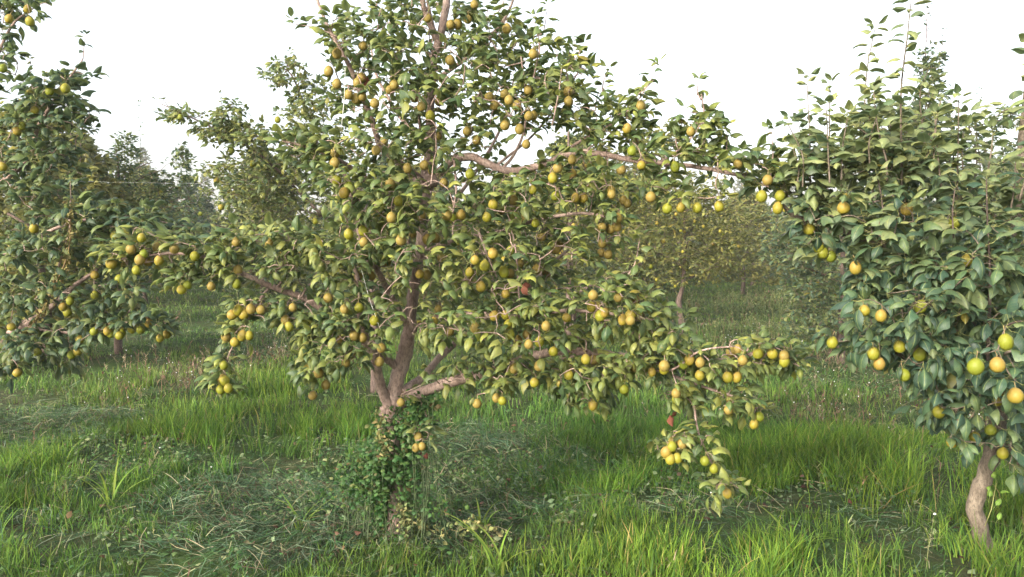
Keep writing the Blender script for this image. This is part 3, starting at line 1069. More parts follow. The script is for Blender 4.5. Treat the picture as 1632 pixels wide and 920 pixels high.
def main_tree():
    b = at(628, 858, 4.02)
    b[2] = float(ground_z(b[0], b[1])) - 0.03
    T = Tree(b, 5)
    rs = T.rs
    P = lambda *a: [at(*p) for p in a]
    trunk = [b] + P((632, 800, 4.0), (634, 740, 4.0), (624, 695, 4.0), (626, 650, 4.0), (632, 610, 4.0), (648, 555, 4.0), (655, 500, 4.0), (661, 440, 4.0),
                    (672, 385, 4.02), (673, 330, 4.04), (682, 285, 4.05), (688, 225, 4.05), (685, 160, 4.05), (690, 100, 4.05), (703, 50, 4.05), (712, 0, 4.06), (716, -70, 4.08), (710, -160, 4.1))
    tr = [0.05, 0.036, 0.032, 0.038, 0.040, 0.036, 0.036, 0.032, 0.031, 0.030, 0.028, 0.040, 0.026, 0.024, 0.022, 0.020, 0.018, 0.013, 0.006]
    T.limb(trunk, tr, 0, rough=0.12)
    # knobs and scars on the trunk
    for (x, y, r) in ((612, 690, .03), (640, 668, .03), (688, 288, .045), (668, 292, .035), (660, 520, .03), (628, 735, .028), (612, 655, .028)):
        c = at(x, y, 3.99)
        T.bm[0].tube(catmull([c - b + np.array((-.02, .01, -.02)), c - b + np.array((0, -.01, 0)), c - b + np.array((.015, .005, .03))], 3), [r * .3, r * .7, r * .9, r, r * .8, r * .6, r * .2], 9, 0, True, .15, 4)
    # scaffold limbs
    L = {}
    L['lf'] = T.limb(P((628, 660, 4.0), (612, 630, 3.97), (603, 600, 3.92), (598, 570, 3.86), (586, 545, 3.8), (574, 505, 3.74), (572, 455, 3.7), (560, 410, 3.66)), 0.030, 0.006)
    L['low'] = T.limb(P((635, 645, 4.0), (672, 625, 3.95), (722, 608, 3.88), (790, 592, 3.8), (850, 568, 3.72), (890, 560, 3.68), (945, 562, 3.62), (1020, 572, 3.56), (1090, 582, 3.5), (1150, 575, 3.46), (1220, 562, 3.42), (1262, 580, 3.4)), 0.030, 0.0035, power=0.7)
    T.limb(P((1030, 574, 3.55), (1075, 600, 3.5), (1125, 618, 3.46), (1178, 636, 3.42), (1205, 660, 3.4)), 0.009, 0.003, L['low'])
    T.limb(P((1090, 600, 3.5), (1105, 640, 3.44), (1112, 685, 3.4), (1128, 725, 3.38), (1150, 765, 3.36)), 0.006, 0.002, L['low'])
    T.limb(P((985, 566, 3.58), (1060, 592, 3.4), (1115, 560, 3.3), (1170, 552, 3.25)), 0.006, 0.003, L['low'])
    L['left'] = T.limb(P((640, 590, 4.0), (590, 552, 3.93), (550, 520, 3.87), (505, 487, 3.8), (472, 470, 3.76), (440, 460, 3.72), (388, 437, 3.68), (345, 416, 3.64), (290, 404, 3.62), (230, 408, 3.6), (175, 416, 3.6)), 0.021, 0.003, power=0.75)
    T.limb(P((440, 460, 3.72), (452, 445, 3.7), (462, 432, 3.69)), 0.007, 0.003, L['left'])
    T.limb(P((480, 474, 3.76), (492, 455, 3.72), (512, 445, 3.7)), 0.006, 0.003, L['left'])
    T.limb(P((430, 456, 3.72), (405, 492, 3.66), (390, 520, 3.62), (365, 565, 3.6), (352, 612, 3.58)), 0.006, 0.002, L['left'])
    T.limb(P((290, 404, 3.62), (262, 385, 3.6), (235, 370, 3.6)), 0.004, 0.002, L['left'])
    L['ul'] = T.limb(P((650, 520, 4.0), (632, 488, 3.93), (614, 455, 3.87), (600, 428, 3.82), (578, 395, 3.76), (568, 350, 3.72), (556, 300, 3.7), (540, 250, 3.7)), 0.017, 0.005)
    L['back'] = T.limb(P((640, 625, 4.0), (675, 600, 4.12), (705, 565, 4.22), (760, 520, 4.35), (830, 470, 4.45), (880, 420, 4.5), (930, 380, 4.5)), 0.024, 0.006)
    L['mr'] = T.limb(P((657, 520, 4.0), (700, 505, 3.9), (760, 500, 3.75), (830, 505, 3.62), (900, 495, 3.5), (970, 500, 3.42), (1040, 510, 3.36)), 0.015, 0.004)
    L['r2'] = T.limb(P((672, 400, 4.02), (720, 385, 3.9), (790, 370, 3.78), (860, 350, 3.68), (930, 340, 3.6), (980, 350, 3.55)), 0.014, 0.004)
    L['ur'] = T.limb(P((683, 300, 4.05), (712, 262, 3.98), (748, 250, 3.92), (778, 262, 3.87), (815, 273, 3.82), (868, 262, 3.77), (915, 243, 3.72), (960, 246, 3.68), (1012, 256, 3.63), (1090, 263, 3.57), (1170, 278, 3.5), (1232, 300, 3.46)), 0.022, 0.004, power=0.6)
    T.limb(P((800, 270, 3.84), (820, 245, 3.8), (836, 205, 3.76), (838, 150, 3.73), (830, 90, 3.72)), 0.008, 0.003, L['ur'])
    T.limb(P((870, 262, 3.77), (925, 225, 3.74), (985, 192, 3.7), (1008, 160, 3.67), (1042, 128, 3.65)), 0.008, 0.003, L['ur'])
    T.limb(P((790, 265, 3.85), (850, 215, 3.95), (900, 150, 4.0), (930, 100, 4.0)), 0.007, 0.003, L['ur'])
    T.limb(P((1050, 260, 3.6), (1090, 232, 3.58), (1120, 190, 3.56), (1118, 150, 3.55)), 0.006, 0.003, L['ur'])
    L['ul2'] = T.limb(P((680, 292, 4.05), (640, 262, 3.95), (608, 235, 3.87), (594, 195, 3.8), (575, 150, 3.78), (560, 112, 3.76), (540, 75, 3.74), (520, 38, 3.74), (503, -8, 3.74)), 0.017, 0.006)
    L['ul3'] = T.limb(P((665, 330, 4.04), (625, 320, 3.88), (585, 285, 3.76), (540, 255, 3.66), (490, 235, 3.6), (450, 225, 3.58)), 0.013, 0.004)
    L['tf'] = T.limb(P((700, 68, 4.05), (686, 40, 4.02), (676, 15, 4.0), (670, -30, 3.98), (662, -90, 3.96)), 0.018, 0.010)
    T.limb(P((694, 60, 4.05), (683, 10, 3.97), (676, -40, 3.93)), 0.010, 0.006, L['tf'])
    L['tr'] = T.limb(P((690, 130, 4.05), (740, 95, 3.95), (785, 55, 3.88), (812, 15, 3.84), (830, -40, 3.8)), 0.012, 0.004)
    L['bk2'] = T.limb(P((684, 250, 4.05), (640, 190, 4.25), (600, 120, 4.4), (590, 60, 4.45)), 0.012, 0.004)
    L['bk3'] = T.limb(P((674, 360, 4.03), (740, 300, 4.3), (800, 200, 4.45), (820, 120, 4.5)), 0.012, 0.004)
    # hanging and upright thin wood that shows in front of the leaves
    for pts in ([(724, 262, 3.6), (727, 300, 3.56), (722, 340, 3.54)], [(764, 372, 3.5), (776, 405, 3.47), (792, 442, 3.45)], [(812, 350, 3.5), (822, 400, 3.46), (828, 480, 3.44)],
                [(669, 210, 3.72), (667, 165, 3.7), (670, 120, 3.68)], [(560, 330, 3.5), (568, 355, 3.48), (574, 385, 3.46)], [(800, 560, 3.6), (770, 540, 3.55), (757, 520, 3.52)]):
        T.limb(P(*pts), 0.0055, 0.003, L['ur'])
    # clumps of foliage
    blobs = [(590, 55, 85, 60, 3.85, .40, 60), (690, 40, 90, 55, 3.9, .45, 52), (790, 60, 60, 60, 3.9, .4, 40), (740, 130, 110, 50, 3.8, .5, 62), (620, 150, 95, 45, 3.8, .45, 56),
             (880, 120, 60, 55, 3.85, .35, 42), (820, 180, 80, 40, 3.75, .4, 38), (930, 180, 60, 45, 3.75, .28, 34), (600, 230, 95, 40, 3.75, .45, 48), (700, 215, 75, 45, 3.75, .5, 38),
             (500, 240, 60, 26, 3.62, .18, 28), (570, 300, 85, 50, 3.65, .4, 60), (690, 330, 100, 50, 3.65, .5, 60), (820, 310, 90, 50, 3.7, .45, 62), (920, 290, 70, 45, 3.65, .3, 44),
             (980, 215, 55, 40, 3.66, .2, 26), (1010, 170, 32, 26, 3.66, .14, 12), (1110, 210, 46, 42, 3.56, .16, 26), (1070, 255, 90, 26, 3.58, .2, 26), (1170, 262, 60, 28, 3.5, .16, 22), (1215, 285, 40, 24, 3.48, .12, 12),
             (1050, 305, 60, 14, 3.6, .14, 10), (560, 400, 75, 55, 3.62, .3, 58), (700, 420, 90, 50, 3.6, .5, 48), (800, 420, 85, 60, 3.6, .5, 64), (900, 400, 70, 55, 3.7, .45, 42),
             (970, 350, 30, 45, 3.62, .2, 18), (600, 490, 85, 50, 3.65, .35, 48), (540, 545, 60, 45, 3.65, .25, 36), (720, 520, 75, 45, 3.65, .5, 40), (800, 520, 80, 50, 3.55, .45, 52),
             (900, 500, 80, 50, 3.55, .4, 60), (990, 480, 58, 45, 3.42, .22, 38), (1040, 520, 60, 28, 3.4, .2, 24), (760, 600, 90, 22, 3.75, .3, 34), (860, 590, 90, 30, 3.65, .35, 54),
             (960, 590, 80, 30, 3.58, .3, 46), (1050, 575, 80, 28, 3.5, .25, 40), (1150, 580, 80, 26, 3.43, .2, 36), (1240, 572, 42, 22, 3.4, .14, 18), (1180, 640, 50, 26, 3.41, .14, 17),
             (1090, 630, 45, 26, 3.46, .14, 14), (1110, 700, 26, 30, 3.4, .08, 7), (1075, 710, 34, 20, 3.4, .08, 8), (1145, 765, 30, 30, 3.37, .08, 8), (940, 630, 70, 18, 3.55, .2, 12),
             (490, 500, 60, 45, 3.74, .22, 34), (500, 590, 30, 30, 3.66, .14, 14), (430, 425, 60, 35, 3.68, .2, 30), (350, 405, 60, 32, 3.63, .16, 32), (260, 400, 60, 28, 3.6, .14, 26), (195, 405, 36, 20, 3.6, .1, 10),
             (410, 500, 46, 26, 3.64, .14, 17), (360, 595, 26, 38, 3.58, .08, 12), (375, 540, 20, 20, 3.6, .08, 6), (320, 440, 50, 18, 3.62, .12, 12), (450, 390, 60, 26, 3.66, .18, 18), (640, 380, 50, 60, 3.6, .35, 20),
             (740, 250, 60, 40, 4.3, .3, 26), (675, 690, 24, 18, 3.88, .06, 5),  (800, 350, 100, 60, 4.35, .3, 34), (640, 440, 60, 70, 4.2, .2, 16), (850, 440, 90, 50, 4.35, .25, 26), (740, 480, 80, 50, 4.25, .25, 18), (620, 100, 80, 60, 4.35, .25, 22)]
    blobs = [q[:6] + (max(3, int(q[6] * (1.02 if q[4] < 4.1 else .65))),) for q in blobs]
    px_near = (Z([(975, 120), (1010, 118), (1092, 22), (865, 88), (1060, 95), (420, 262), (548, 225), (380, 348), (420, 410), (520, 405), (540, 380), (477, 462), (513, 482), (543, 470), (605, 505), (700, 415), (678, 440), (973, 295), (1165, 475), (1190, 515), (1355, 440), (1300, 515), (1358, 568), (876, 567), (1055, 642), (1102, 685), (1241, 613), (1313, 632), (1345, 705), (765, 822), (847, 808), (1070, 850), (680, 895), (942, 893), (420, 880), (480, 915), (650, 690), (1250, 140), (1240, 460)], 3.066, 400, 0)
               + Z([(170, 447), (172, 496), (190, 780), (458, 628), (482, 738), (528, 808), (692, 815), (95, 870), (0, 565)], 3.066, 850, 0)
               + Z([(455, 85), (478, 286), (548, 270), (720, 125), (835, 196), (982, 210), (1027, 193), (861, 312), (901, 306), (1183, 142), (1152, 203), (1377, 70), (1488, 100), (1390, 232), (1420, 300), (1095, 413), (1142, 440), (1182, 380), (1268, 365), (1068, 472), (825, 481), (860, 485), (1236, 470), (1395, 455), (1245, 577), (1123, 543), (378, 598), (204, 645), (185, 738), (170, 705), (528, 645), (603, 708), (505, 782), (546, 792), (638, 842), (892, 714), (972, 760), (1190, 685), (1245, 680), (1258, 725), (1270, 777), (1410, 812), (1478, 860)], 3.066, 400, 280)
               + Z([(382, 73), (205, 108), (245, 110), (337, 252), (378, 260), (412, 250), (338, 331), (333, 377), (366, 385), (113, 360), (655, 160), (720, 155), (801, 157), (908, 150), (163, 694), (286, 640), (328, 685), (350, 670), (437, 705), (475, 682), (1098, 870), (1168, 870)], 3.066, 850, 280)
               + Z([(214, 33), (145, 97), (5, 127), (243, 218), (370, 155), (483, 84), (532, 75), (611, 50), (637, 34), (678, 98), (792, 105), (830, 106), (583, 195), (800, 233), (921, 267), (899, 297), (565, 388), (541, 411), (559, 440), (588, 435), (699, 447), (736, 478), (790, 579), (1023, 41), (915, 10)], 2.556, 850, 560)
               + Z([(611, 208), (387, 46), (305, 136), (523, 42), (921, 213), (1000, 190), (1024, 202), (672, 393), (697, 387)], 2.556, 400, 560)
               + Z([(840, 347), (910, 477), (1027, 405), (1020, 466), (783, 492), (808, 472), (686, 365), (589, 408), (620, 338), (611, 268), (480, 378), (1000, 600), (1027, 580), (1050, 598), (1082, 575), (1125, 578), (1045, 690), (1075, 690), (1012, 718), (965, 817)], 2.705, 0, 280)
               + Z([(915, 120), (900, 155), (930, 150)], 2.555, 0, 560))
    px_deep = (Z([(800, 480), (885, 830), (915, 665), (1475, 870), (920, 495)], 3.066, 400, 0) + Z([(260, 800), (190, 850), (495, 695), (430, 830)], 3.066, 850, 0)
               + Z([(1282, 120), (1225, 170), (1327, 210), (1063, 505), (1315, 430), (1267, 478), (51, 656), (8, 650), (435, 800), (492, 870), (465, 908), (627, 905), (915, 652), (1305, 805), (1348, 775), (1485, 365), (1505, 350), (665, 420), (590, 490), (525, 490), (1445, 475), (930, 400), (790, 285), (620, 180)], 3.066, 400, 280)
               + Z([(440, 120), (460, 135), (130, 340), (40, 300), (315, 635), (502, 605), (522, 690), (15, 460), (62, 475), (256, 895), (295, 900), (730, 905), (765, 895), (965, 860), (998, 850)], 3.066, 850, 280)
               + Z([(245, 35), (412, 65), (973, 10), (805, 195)], 2.556, 850, 560) + Z([(252, 180), (408, 12)], 2.556, 400, 560) + Z([(532, 375), (678, 310), (640, 370)], 2.705, 0, 280))
    nodes = np.array([n[0] for n in T.nodes])
    npx, npy, nf = proj(nodes)

    def pear_depth(x, y, deep):
        w = np.exp(-((npx - x) ** 2 + (npy - y) ** 2) / (2 * 45.0 ** 2)) + 1e-9
        dn = float((w * nodes[:, 1]).sum() / w.sum())
        core = math.exp(-((x - 720) / 230.0) ** 2) * (1 if 60 < y < 620 else 0.5)
        return dn - (0.08 + 0.34 * core) * (0.35 if deep else rs.uniform(0.75, 1.05)) + (0.06 if deep else 0)
    pears, tg, hid = [], [], []
    for k, lst in enumerate((px_near, px_deep)):
        for (x, y) in lst:
            dep = pear_depth(x, y, k == 1)
            p = at(x, y, dep)
            size = rs.uniform(0.60, 0.74)
            pears.append((p, size, k))
            tg.append(p + np.array((0, 0, STALK_TIP * size)))
            px_, py_, f_ = proj(p)
            hid.append((px_, py_ + 1, 15 if k == 0 else 10, f_))
    front = blob_targets(rs, [q[:4] + (q[4] - q[5] * .75, q[5] * .3, 1) for q in blobs if q[4] < 4.1 and q[1] > 100 for _ in range(2)])
    for p in front[rs.permutation(len(front))[:44]]:
        size = rs.uniform(0.58, 0.74)
        pears.append((p, size, 1))
        tg.append(p + np.array((0, 0, STALK_TIP * size)))
        px_, py_, f_ = proj(p)
        hid.append((px_, py_ + 1, 9, f_))
    targets = np.concatenate([blob_targets(rs, blobs), np.array(tg)])
    # leaves hang lower in the shaded front of the crown
    tx, ty, _ = proj(targets)
    hangs = np.clip((ty - 260) / 420.0, 0, 1) * rs.uniform(0, 0.75, len(targets)) + 0.55 * (rs.uniform(0, 1, len(targets)) < 0.15)
    T.grow(targets, b, per=(4, 7), size=0.073, hangs=hangs)
    # leafy shoots that break the outline
    for pts, sz in (([(1010, 170, 3.67), (1030, 140, 3.65), (1048, 108, 3.64)], .075), ([(1118, 160, 3.55), (1112, 148, 3.55), (1112, 132, 3.55)], .075), ([(1158, 255, 3.52), (1158, 230, 3.5), (1159, 205, 3.5)], .07),
                    ([(1228, 285, 3.46), (1232, 245, 3.46), (1230, 210, 3.46)], .07), ([(850, 60, 3.8), (866, 50, 3.8), (872, 12, 3.8)], .07), ([(905, 110, 3.8), (920, 90, 3.8), (930, 72, 3.8)], .07),
                    ([(540, 60, 3.72), (505, 45, 3.72), (465, 38, 3.72)], .075), ([(455, 225, 3.58), (435, 215, 3.57), (418, 225, 3.57)], .07), ([(1250, 572, 3.4), (1270, 565, 3.38), (1283, 560, 3.38)], .07),
                    ([(352, 605, 3.58), (348, 620, 3.57), (345, 632, 3.57)], .07), ([(1150, 760, 3.36), (1168, 772, 3.36), (1180, 780, 3.36)], .065), ([(1000, 440, 3.4), (1012, 420, 3.4), (1020, 380, 3.4)], .07),
                    ([(780, 30, 3.8), (800, 10, 3.8), (812, -40, 3.8)], .07), ([(600, 10, 3.7), (605, -20, 3.7), (610, -60, 3.7)], .07), ([(860, 90, 3.75), (858, 60, 3.74), (850, 30, 3.72)], .07),
                    ([(960, 150, 3.7), (962, 130, 3.7), (968, 115, 3.7)], .065), ([(1190, 560, 3.4), (1200, 545, 3.4), (1215, 535, 3.4)], .065), ([(880, 200, 3.4), (890, 150, 3.38), (895, 110, 3.38)], .07)):
        T.shoot(P(*pts), size=sz * 1.15, spacing=.022)
    clear = [(655, 500, 640, 590, 16, 4.0), (660, 430, 655, 500, 9, 4.0), (600, 560, 625, 650, 14, 4.0), (645, 575, 622, 660, 14, 4.0), (672, 625, 728, 606, 12, 4.0), (855, 566, 945, 562, 10, 3.75), (505, 487, 470, 470, 10, 3.8), (440, 460, 388, 437, 10, 3.8), (600, 430, 632, 485, 10, 3.9),
             (748, 250, 815, 272, 10, 3.95), (815, 273, 868, 262, 8, 3.9), (705, 75, 712, 0, 12, 4.1), (690, 60, 675, 0, 10, 4.1), (1090, 263, 1165, 277, 8, 3.7), (965, 247, 1030, 258, 8, 3.7), (672, 378, 672, 410, 12, 4.1), (683, 270, 683, 300, 16, 4.1), (688, 150, 688, 215, 8, 4.1),
             (590, 200, 605, 240, 9, 3.9), (722, 300, 724, 340, 5, 3.6), (818, 380, 828, 480, 5, 3.5), (768, 380, 790, 440, 5, 3.5), (690, 590, 715, 560, 9, 4.3), (622, 660, 632, 850, 14, 4.2), (290, 404, 240, 408, 5, 3.7), (1112, 660, 1125, 720, 6, 3.5), (528, 45, 560, 110, 7, 3.8), (1130, 570, 1060, 592, 6, 3.4)]

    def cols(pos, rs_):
        # leaf tint grows paler and yellower away from the trunk
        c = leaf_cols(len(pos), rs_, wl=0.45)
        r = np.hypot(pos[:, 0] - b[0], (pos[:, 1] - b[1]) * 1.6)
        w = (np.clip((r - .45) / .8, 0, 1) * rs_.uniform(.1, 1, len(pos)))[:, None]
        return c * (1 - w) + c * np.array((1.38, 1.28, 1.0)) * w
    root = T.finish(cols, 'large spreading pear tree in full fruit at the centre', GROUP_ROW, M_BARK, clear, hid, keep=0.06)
    # the hundred pears that show largest hang as parts, the rest as one part
    order = sorted(range(len(pears)), key=lambda i: (pears[i][2], pears[i][0][1]))
    for i in order[:100]:
        place_pear(root, pears[i][0], pears[i][1], rs)
    mb = MB()
    for i in order[100:]:
        me, ms = PEARS[i % 4]
        for m_, mat in ((me, 0), (ms, 1)):
            co = np.zeros(len(m_.vertices) * 3)
            m_.vertices.foreach_get('co', co)
            lv = np.zeros(len(m_.loops), int)
            m_.loops.foreach_get('vertex_index', lv)
            lt = np.zeros(len(m_.polygons), int)
            m_.polygons.foreach_get('loop_total', lt)
            mb.add(co.reshape(-1, 3) * pears[i][1] + pears[i][0] - b, lv, lt, mat)
    o = mb.build('pears', [M_PEAR, M_STALK], root)
    o['kind'] = 'stuff'
    # a spoiled brown fruit skin and dead leaves caught in the tree
    mb = MB()
    pos, d, up = [], [], []
    for (x, y, dep) in ((1068, 662, 3.42), (1073, 657, 3.42), (677, 712, 3.9), (680, 722, 3.9), (833, 455, 3.4), (838, 450, 3.4), (574, 118, 3.7), (585, 122, 3.7)):
        pos.append(at(x, y, dep) - b)
        d.append(rs.normal(0, .4, 3) + np.array((0, 0, -1.0)))
        up.append(rs.normal(0, 1, 3) - np.array((0, 1.2, 0)))
    for i in range(0, len(pos), 2):
        mb = MB()
        add_leaves(mb, np.array(pos[i:i + 2]), np.array(d[i:i + 2]), np.array(up[i:i + 2]), np.full(2, .055), pick_cols(rs, 2, [(0.13, 0.05, 0.032)], [1]), T_WEED, rs, False)
        mb.build('dead_leaf', [M_DRY], root)
    return T, root


MAIN, MAIN_ROOT = main_tree()


def right_tree():
    b = at(1572, 900, 3.62)
    b[2] = float(ground_z(b[0], b[1])) - 0.03
    T = Tree(b, 15)
    rs = T.rs
    P = lambda *a: [at(*p) for p in a]
    trunk = [b] + P((1574, 885, 3.62), (1562, 845, 3.62), (1554, 805, 3.61), (1570, 755, 3.6), (1586, 705, 3.6), (1592, 655, 3.6), (1604, 590, 3.62), (1615, 500, 3.65), (1620, 400, 3.68), (1622, 310, 3.7), (1630, 220, 3.7), (1640, 120, 3.7), (1645, 40, 3.7))
    T.limb(trunk, [.056, .044, .037, .036, .036, .038, .036, .035, .03, .026, .024, .02, .014, .008], 0, rough=0.035)
    A = T.limb(P((1588, 700, 3.6), (1620, 735, 3.5), (1660, 730, 3.4), (1720, 700, 3.3)), .03, .012)
    B = T.limb(P((1612, 530, 3.64), (1560, 470, 3.6), (1500, 425, 3.56), (1430, 395, 3.52), (1370, 378, 3.5), (1320, 354, 3.48), (1272, 347, 3.46), (1245, 325, 3.45)), .022, .006, power=.6)
    C = T.limb(P((1598, 630, 3.6), (1550, 612, 3.5), (1490, 600, 3.42), (1425, 560, 3.36), (1385, 540, 3.33), (1335, 545, 3.32)), .016, .003)
    D = T.limb(P((1612, 540, 3.64), (1565, 520, 3.45), (1520, 500, 3.3), (1470, 480, 3.2)), .014, .005)
    E = T.limb(P((1620, 400, 3.68), (1590, 350, 3.62), (1545, 320, 3.58), (1500, 310, 3.56)), .014, .005)
    G = T.limb(P((1600, 600, 3.6), (1580, 585, 3.4), (1590, 570, 3.2), (1610, 560, 3.05)), .014, .005)
    H = T.limb(P((1618, 440, 3.66), (1680, 380, 3.6), (1740, 300, 3.6), (1760, 200, 3.6)), .018, .006)
    blobs = [(1320, 270, 55, 45, 3.48, .22, 34), (1400, 230, 60, 60, 3.5, .28, 44), (1470, 270, 70, 55, 3.52, .3, 46), (1560, 325, 60, 38, 3.5, .32, 30), (1350, 340, 80, 40, 3.45, .28, 46), (1300, 380, 34, 36, 3.45, .14, 14),
             (1450, 380, 90, 65, 3.4, .35, 66), (1550, 400, 80, 70, 3.35, .38, 60), (1620, 420, 50, 80, 3.3, .35, 34), (1400, 450, 60, 45, 3.38, .25, 36), (1480, 480, 80, 60, 3.32, .32, 56), (1570, 500, 80, 60, 3.3, .35, 50), (1400, 530, 50, 30, 3.34, .16, 20), (1355, 535, 34, 18, 3.32, .1, 8),
             (1500, 560, 70, 46, 3.3, .28, 40), (1590, 600, 60, 50, 3.25, .35, 34), (1520, 630, 60, 35, 3.3, .22, 26), (1560, 680, 55, 40, 3.3, .22, 26), (1605, 720, 42, 26, 3.3, .2, 14), (1650, 600, 40, 120, 3.3, .4, 26), (1600, 180, 14, 30, 3.6, .1, 3), (1265, 300, 30, 34, 3.46, .12, 14), (1640, 360, 40, 50, 3.5, .3, 12),
             (1540, 450, 90, 90, 3.85, .2, 26), (1440, 330, 90, 50, 3.8, .18, 16)]
    pr = (Z([(32, 92), (22, 148), (323, 148), (228, 354), (265, 370), (612, 155), (887, 388), (378, 422), (418, 618), (495, 642), (676, 600), (580, 784), (460, 816), (487, 862), (272, 765), (1067, 762), (928, 875), (1028, 867), (165, 245), (830, 215), (672, 820), (210, 330)], 2.875, 1232, 280)
          + Z([(1045, 137), (967, 160), (938, 285), (990, 385), (870, 315), (773, 335), (565, 48), (715, 208)], 2.705, 1232, 580) + [(1214, 313)])
    big = {15, 16, 17, 22}
    nodes = np.array([n[0] for n in T.nodes])
    npx, npy, _ = proj(nodes)
    pears, tg, hid = [], [], []
    for i, (x, y) in enumerate(pr):
        w = np.exp(-((npx - x) ** 2 + (npy - y) ** 2) / (2 * 50.0 ** 2)) + 1e-9
        dn = float((w * nodes[:, 1]).sum() / w.sum())
        dep = dn - 0.22 * (1 if x > 1340 else .2)
        if i in big:
            dep = 2.85
        p = at(x, y, dep)
        s = rs.uniform(.70, .80) * (1.12 if i in big else 1)
        pears.append((p, s))
        tg.append(p + np.array((0, 0, STALK_TIP * s)))
        q = proj(p)
        hid.append((q[0], q[1], 18, q[2]))
    tg2 = blob_targets(rs, [q[:6] + (max(3, int(q[6] * .78)),) for q in blobs])
    targets = np.concatenate([tg2, np.array(tg)])
    tx, ty, _ = proj(targets)
    hangs = np.clip((ty - 320) / 200.0, 0, 1) * rs.uniform(0.2, 1.15, len(targets))
    T.grow(targets, b, per=(4, 7), size=0.092, hangs=hangs)
    for pts, r, sz, m in (([(1574, 575, 3.2), (1578, 450, 3.2), (1574, 360, 3.2), (1572, 285, 3.2)], .0075, .082, 1), ([(1430, 360, 3.45), (1437, 290, 3.4), (1436, 150, 3.38), (1446, 60, 3.36), (1452, 2, 3.36)], .006, .09, 0),
                       ([(1376, 260, 3.48), (1378, 180, 3.46), (1382, 110, 3.46), (1394, 48, 3.46)], .004, .078, 0), ([(1292, 320, 3.5), (1291, 230, 3.48), (1286, 128, 3.48)], .004, .07, 0), ([(1322, 300, 3.5), (1322, 200, 3.5), (1323, 140, 3.5)], .004, .07, 0),
                       ([(1348, 300, 3.45), (1344, 240, 3.45), (1350, 190, 3.45)], .004, .075, 0), ([(1525, 330, 3.5), (1527, 230, 3.48), (1528, 160, 3.48)], .004, .08, 0), ([(1470, 200, 3.5), (1466, 150, 3.5), (1480, 110, 3.5)], .003, .07, 0),
                       ([(1575, 270, 3.3), (1580, 240, 3.3), (1582, 215, 3.3)], .004, .085, 0), ([(1625, 320, 3.2), (1640, 250, 3.15), (1650, 80, 3.1)], .005, .09, 0), ([(1415, 300, 3.3), (1412, 250, 3.3), (1405, 200, 3.3)], .004, .08, 0),
                       ([(1500, 300, 3.3), (1495, 250, 3.3), (1490, 190, 3.3)], .004, .08, 0), ([(1260, 330, 3.46), (1250, 290, 3.46), (1240, 250, 3.46)], .003, .07, 0), ([(1520, 380, 3.1), (1518, 340, 3.1), (1522, 300, 3.1)], .004, .085, 1),
                       ([(1408, 340, 3.2), (1404, 310, 3.2), (1398, 280, 3.2)], .0035, .08, 1), ([(1600, 520, 2.9), (1628, 512, 2.85), (1660, 520, 2.85)], .004, .085, 1)):
        T.shoot(P(*pts), r, .002, size=sz * 1.2, spacing=.020, mat=m, start=.25 if m else .1)
    for k, x in enumerate(np.linspace(1262, 1640, 20)):
        x += rs.normal(0, 8)
        dd = 3.45 + rs.uniform(-.25, .3)
        yb = 300 - 45 * math.exp(-((x - 1440) / 90) ** 2) + max(0, x - 1500) * .35
        yt = yb - rs.uniform(50, 125)
        T.shoot(P((x, yb, dd), (x + rs.normal(0, 6), (yb + yt) / 2, dd), (x + rs.normal(0, 12), yt, dd)), .004, .002, size=.10, spacing=.022)
    clear = [(1574, 300, 1578, 570, 7, 3.25), (1248, 330, 1345, 378, 8, 3.6), (1577, 735, 1575, 890, 30, 3.8)]

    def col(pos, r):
        # sky glow up high and bluish shade low down, mixed into leaf tint
        low_shade = leaf_cols(len(pos), r, base=(0.050, 0.092, 0.046), light=(0.105, 0.15, 0.06), dark=(0.030, 0.062, 0.042), wl=.35)
        new = leaf_cols(len(pos), r, base=(0.155, 0.185, 0.080), light=(0.26, 0.28, 0.11), dark=(0.07, 0.11, 0.06), wl=.6)  # upper leaves, with the sky glow in their tint
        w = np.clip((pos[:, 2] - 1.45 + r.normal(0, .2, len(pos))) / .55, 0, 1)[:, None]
        return low_shade * (1 - w) + new * w
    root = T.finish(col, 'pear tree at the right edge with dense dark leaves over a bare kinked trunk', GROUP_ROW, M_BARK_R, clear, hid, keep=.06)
    for p, s in pears:
        place_pear(root, p, s, rs)
    # two small suckers on the bare trunk
    mb = MB()
    pos = np.array([at(x, y, 3.55) for x, y in ((1572, 790), (1575, 800), (1582, 812), (1590, 770), (1592, 790), (1586, 835))]) - b
    mb.tube(np.array([at(1570, 838, 3.56), at(1580, 812, 3.54), at(1588, 770, 3.55)]) - b, [.002, .002, .0012], 5, 1)
    add_leaves(mb, pos, rs.normal(0, .5, (6, 3)) + np.array((.4, -.2, .5)), rs.normal(0, .4, (6, 3)) + np.array((0, -.5, 1)), np.full(6, .05), np.tile((.14, .24, .04), (6, 1)), T_NEAR, rs)
    mb.build('sucker', [M_LEAF, M_PETIOLE], root)
    return T


RIGHT = right_tree()


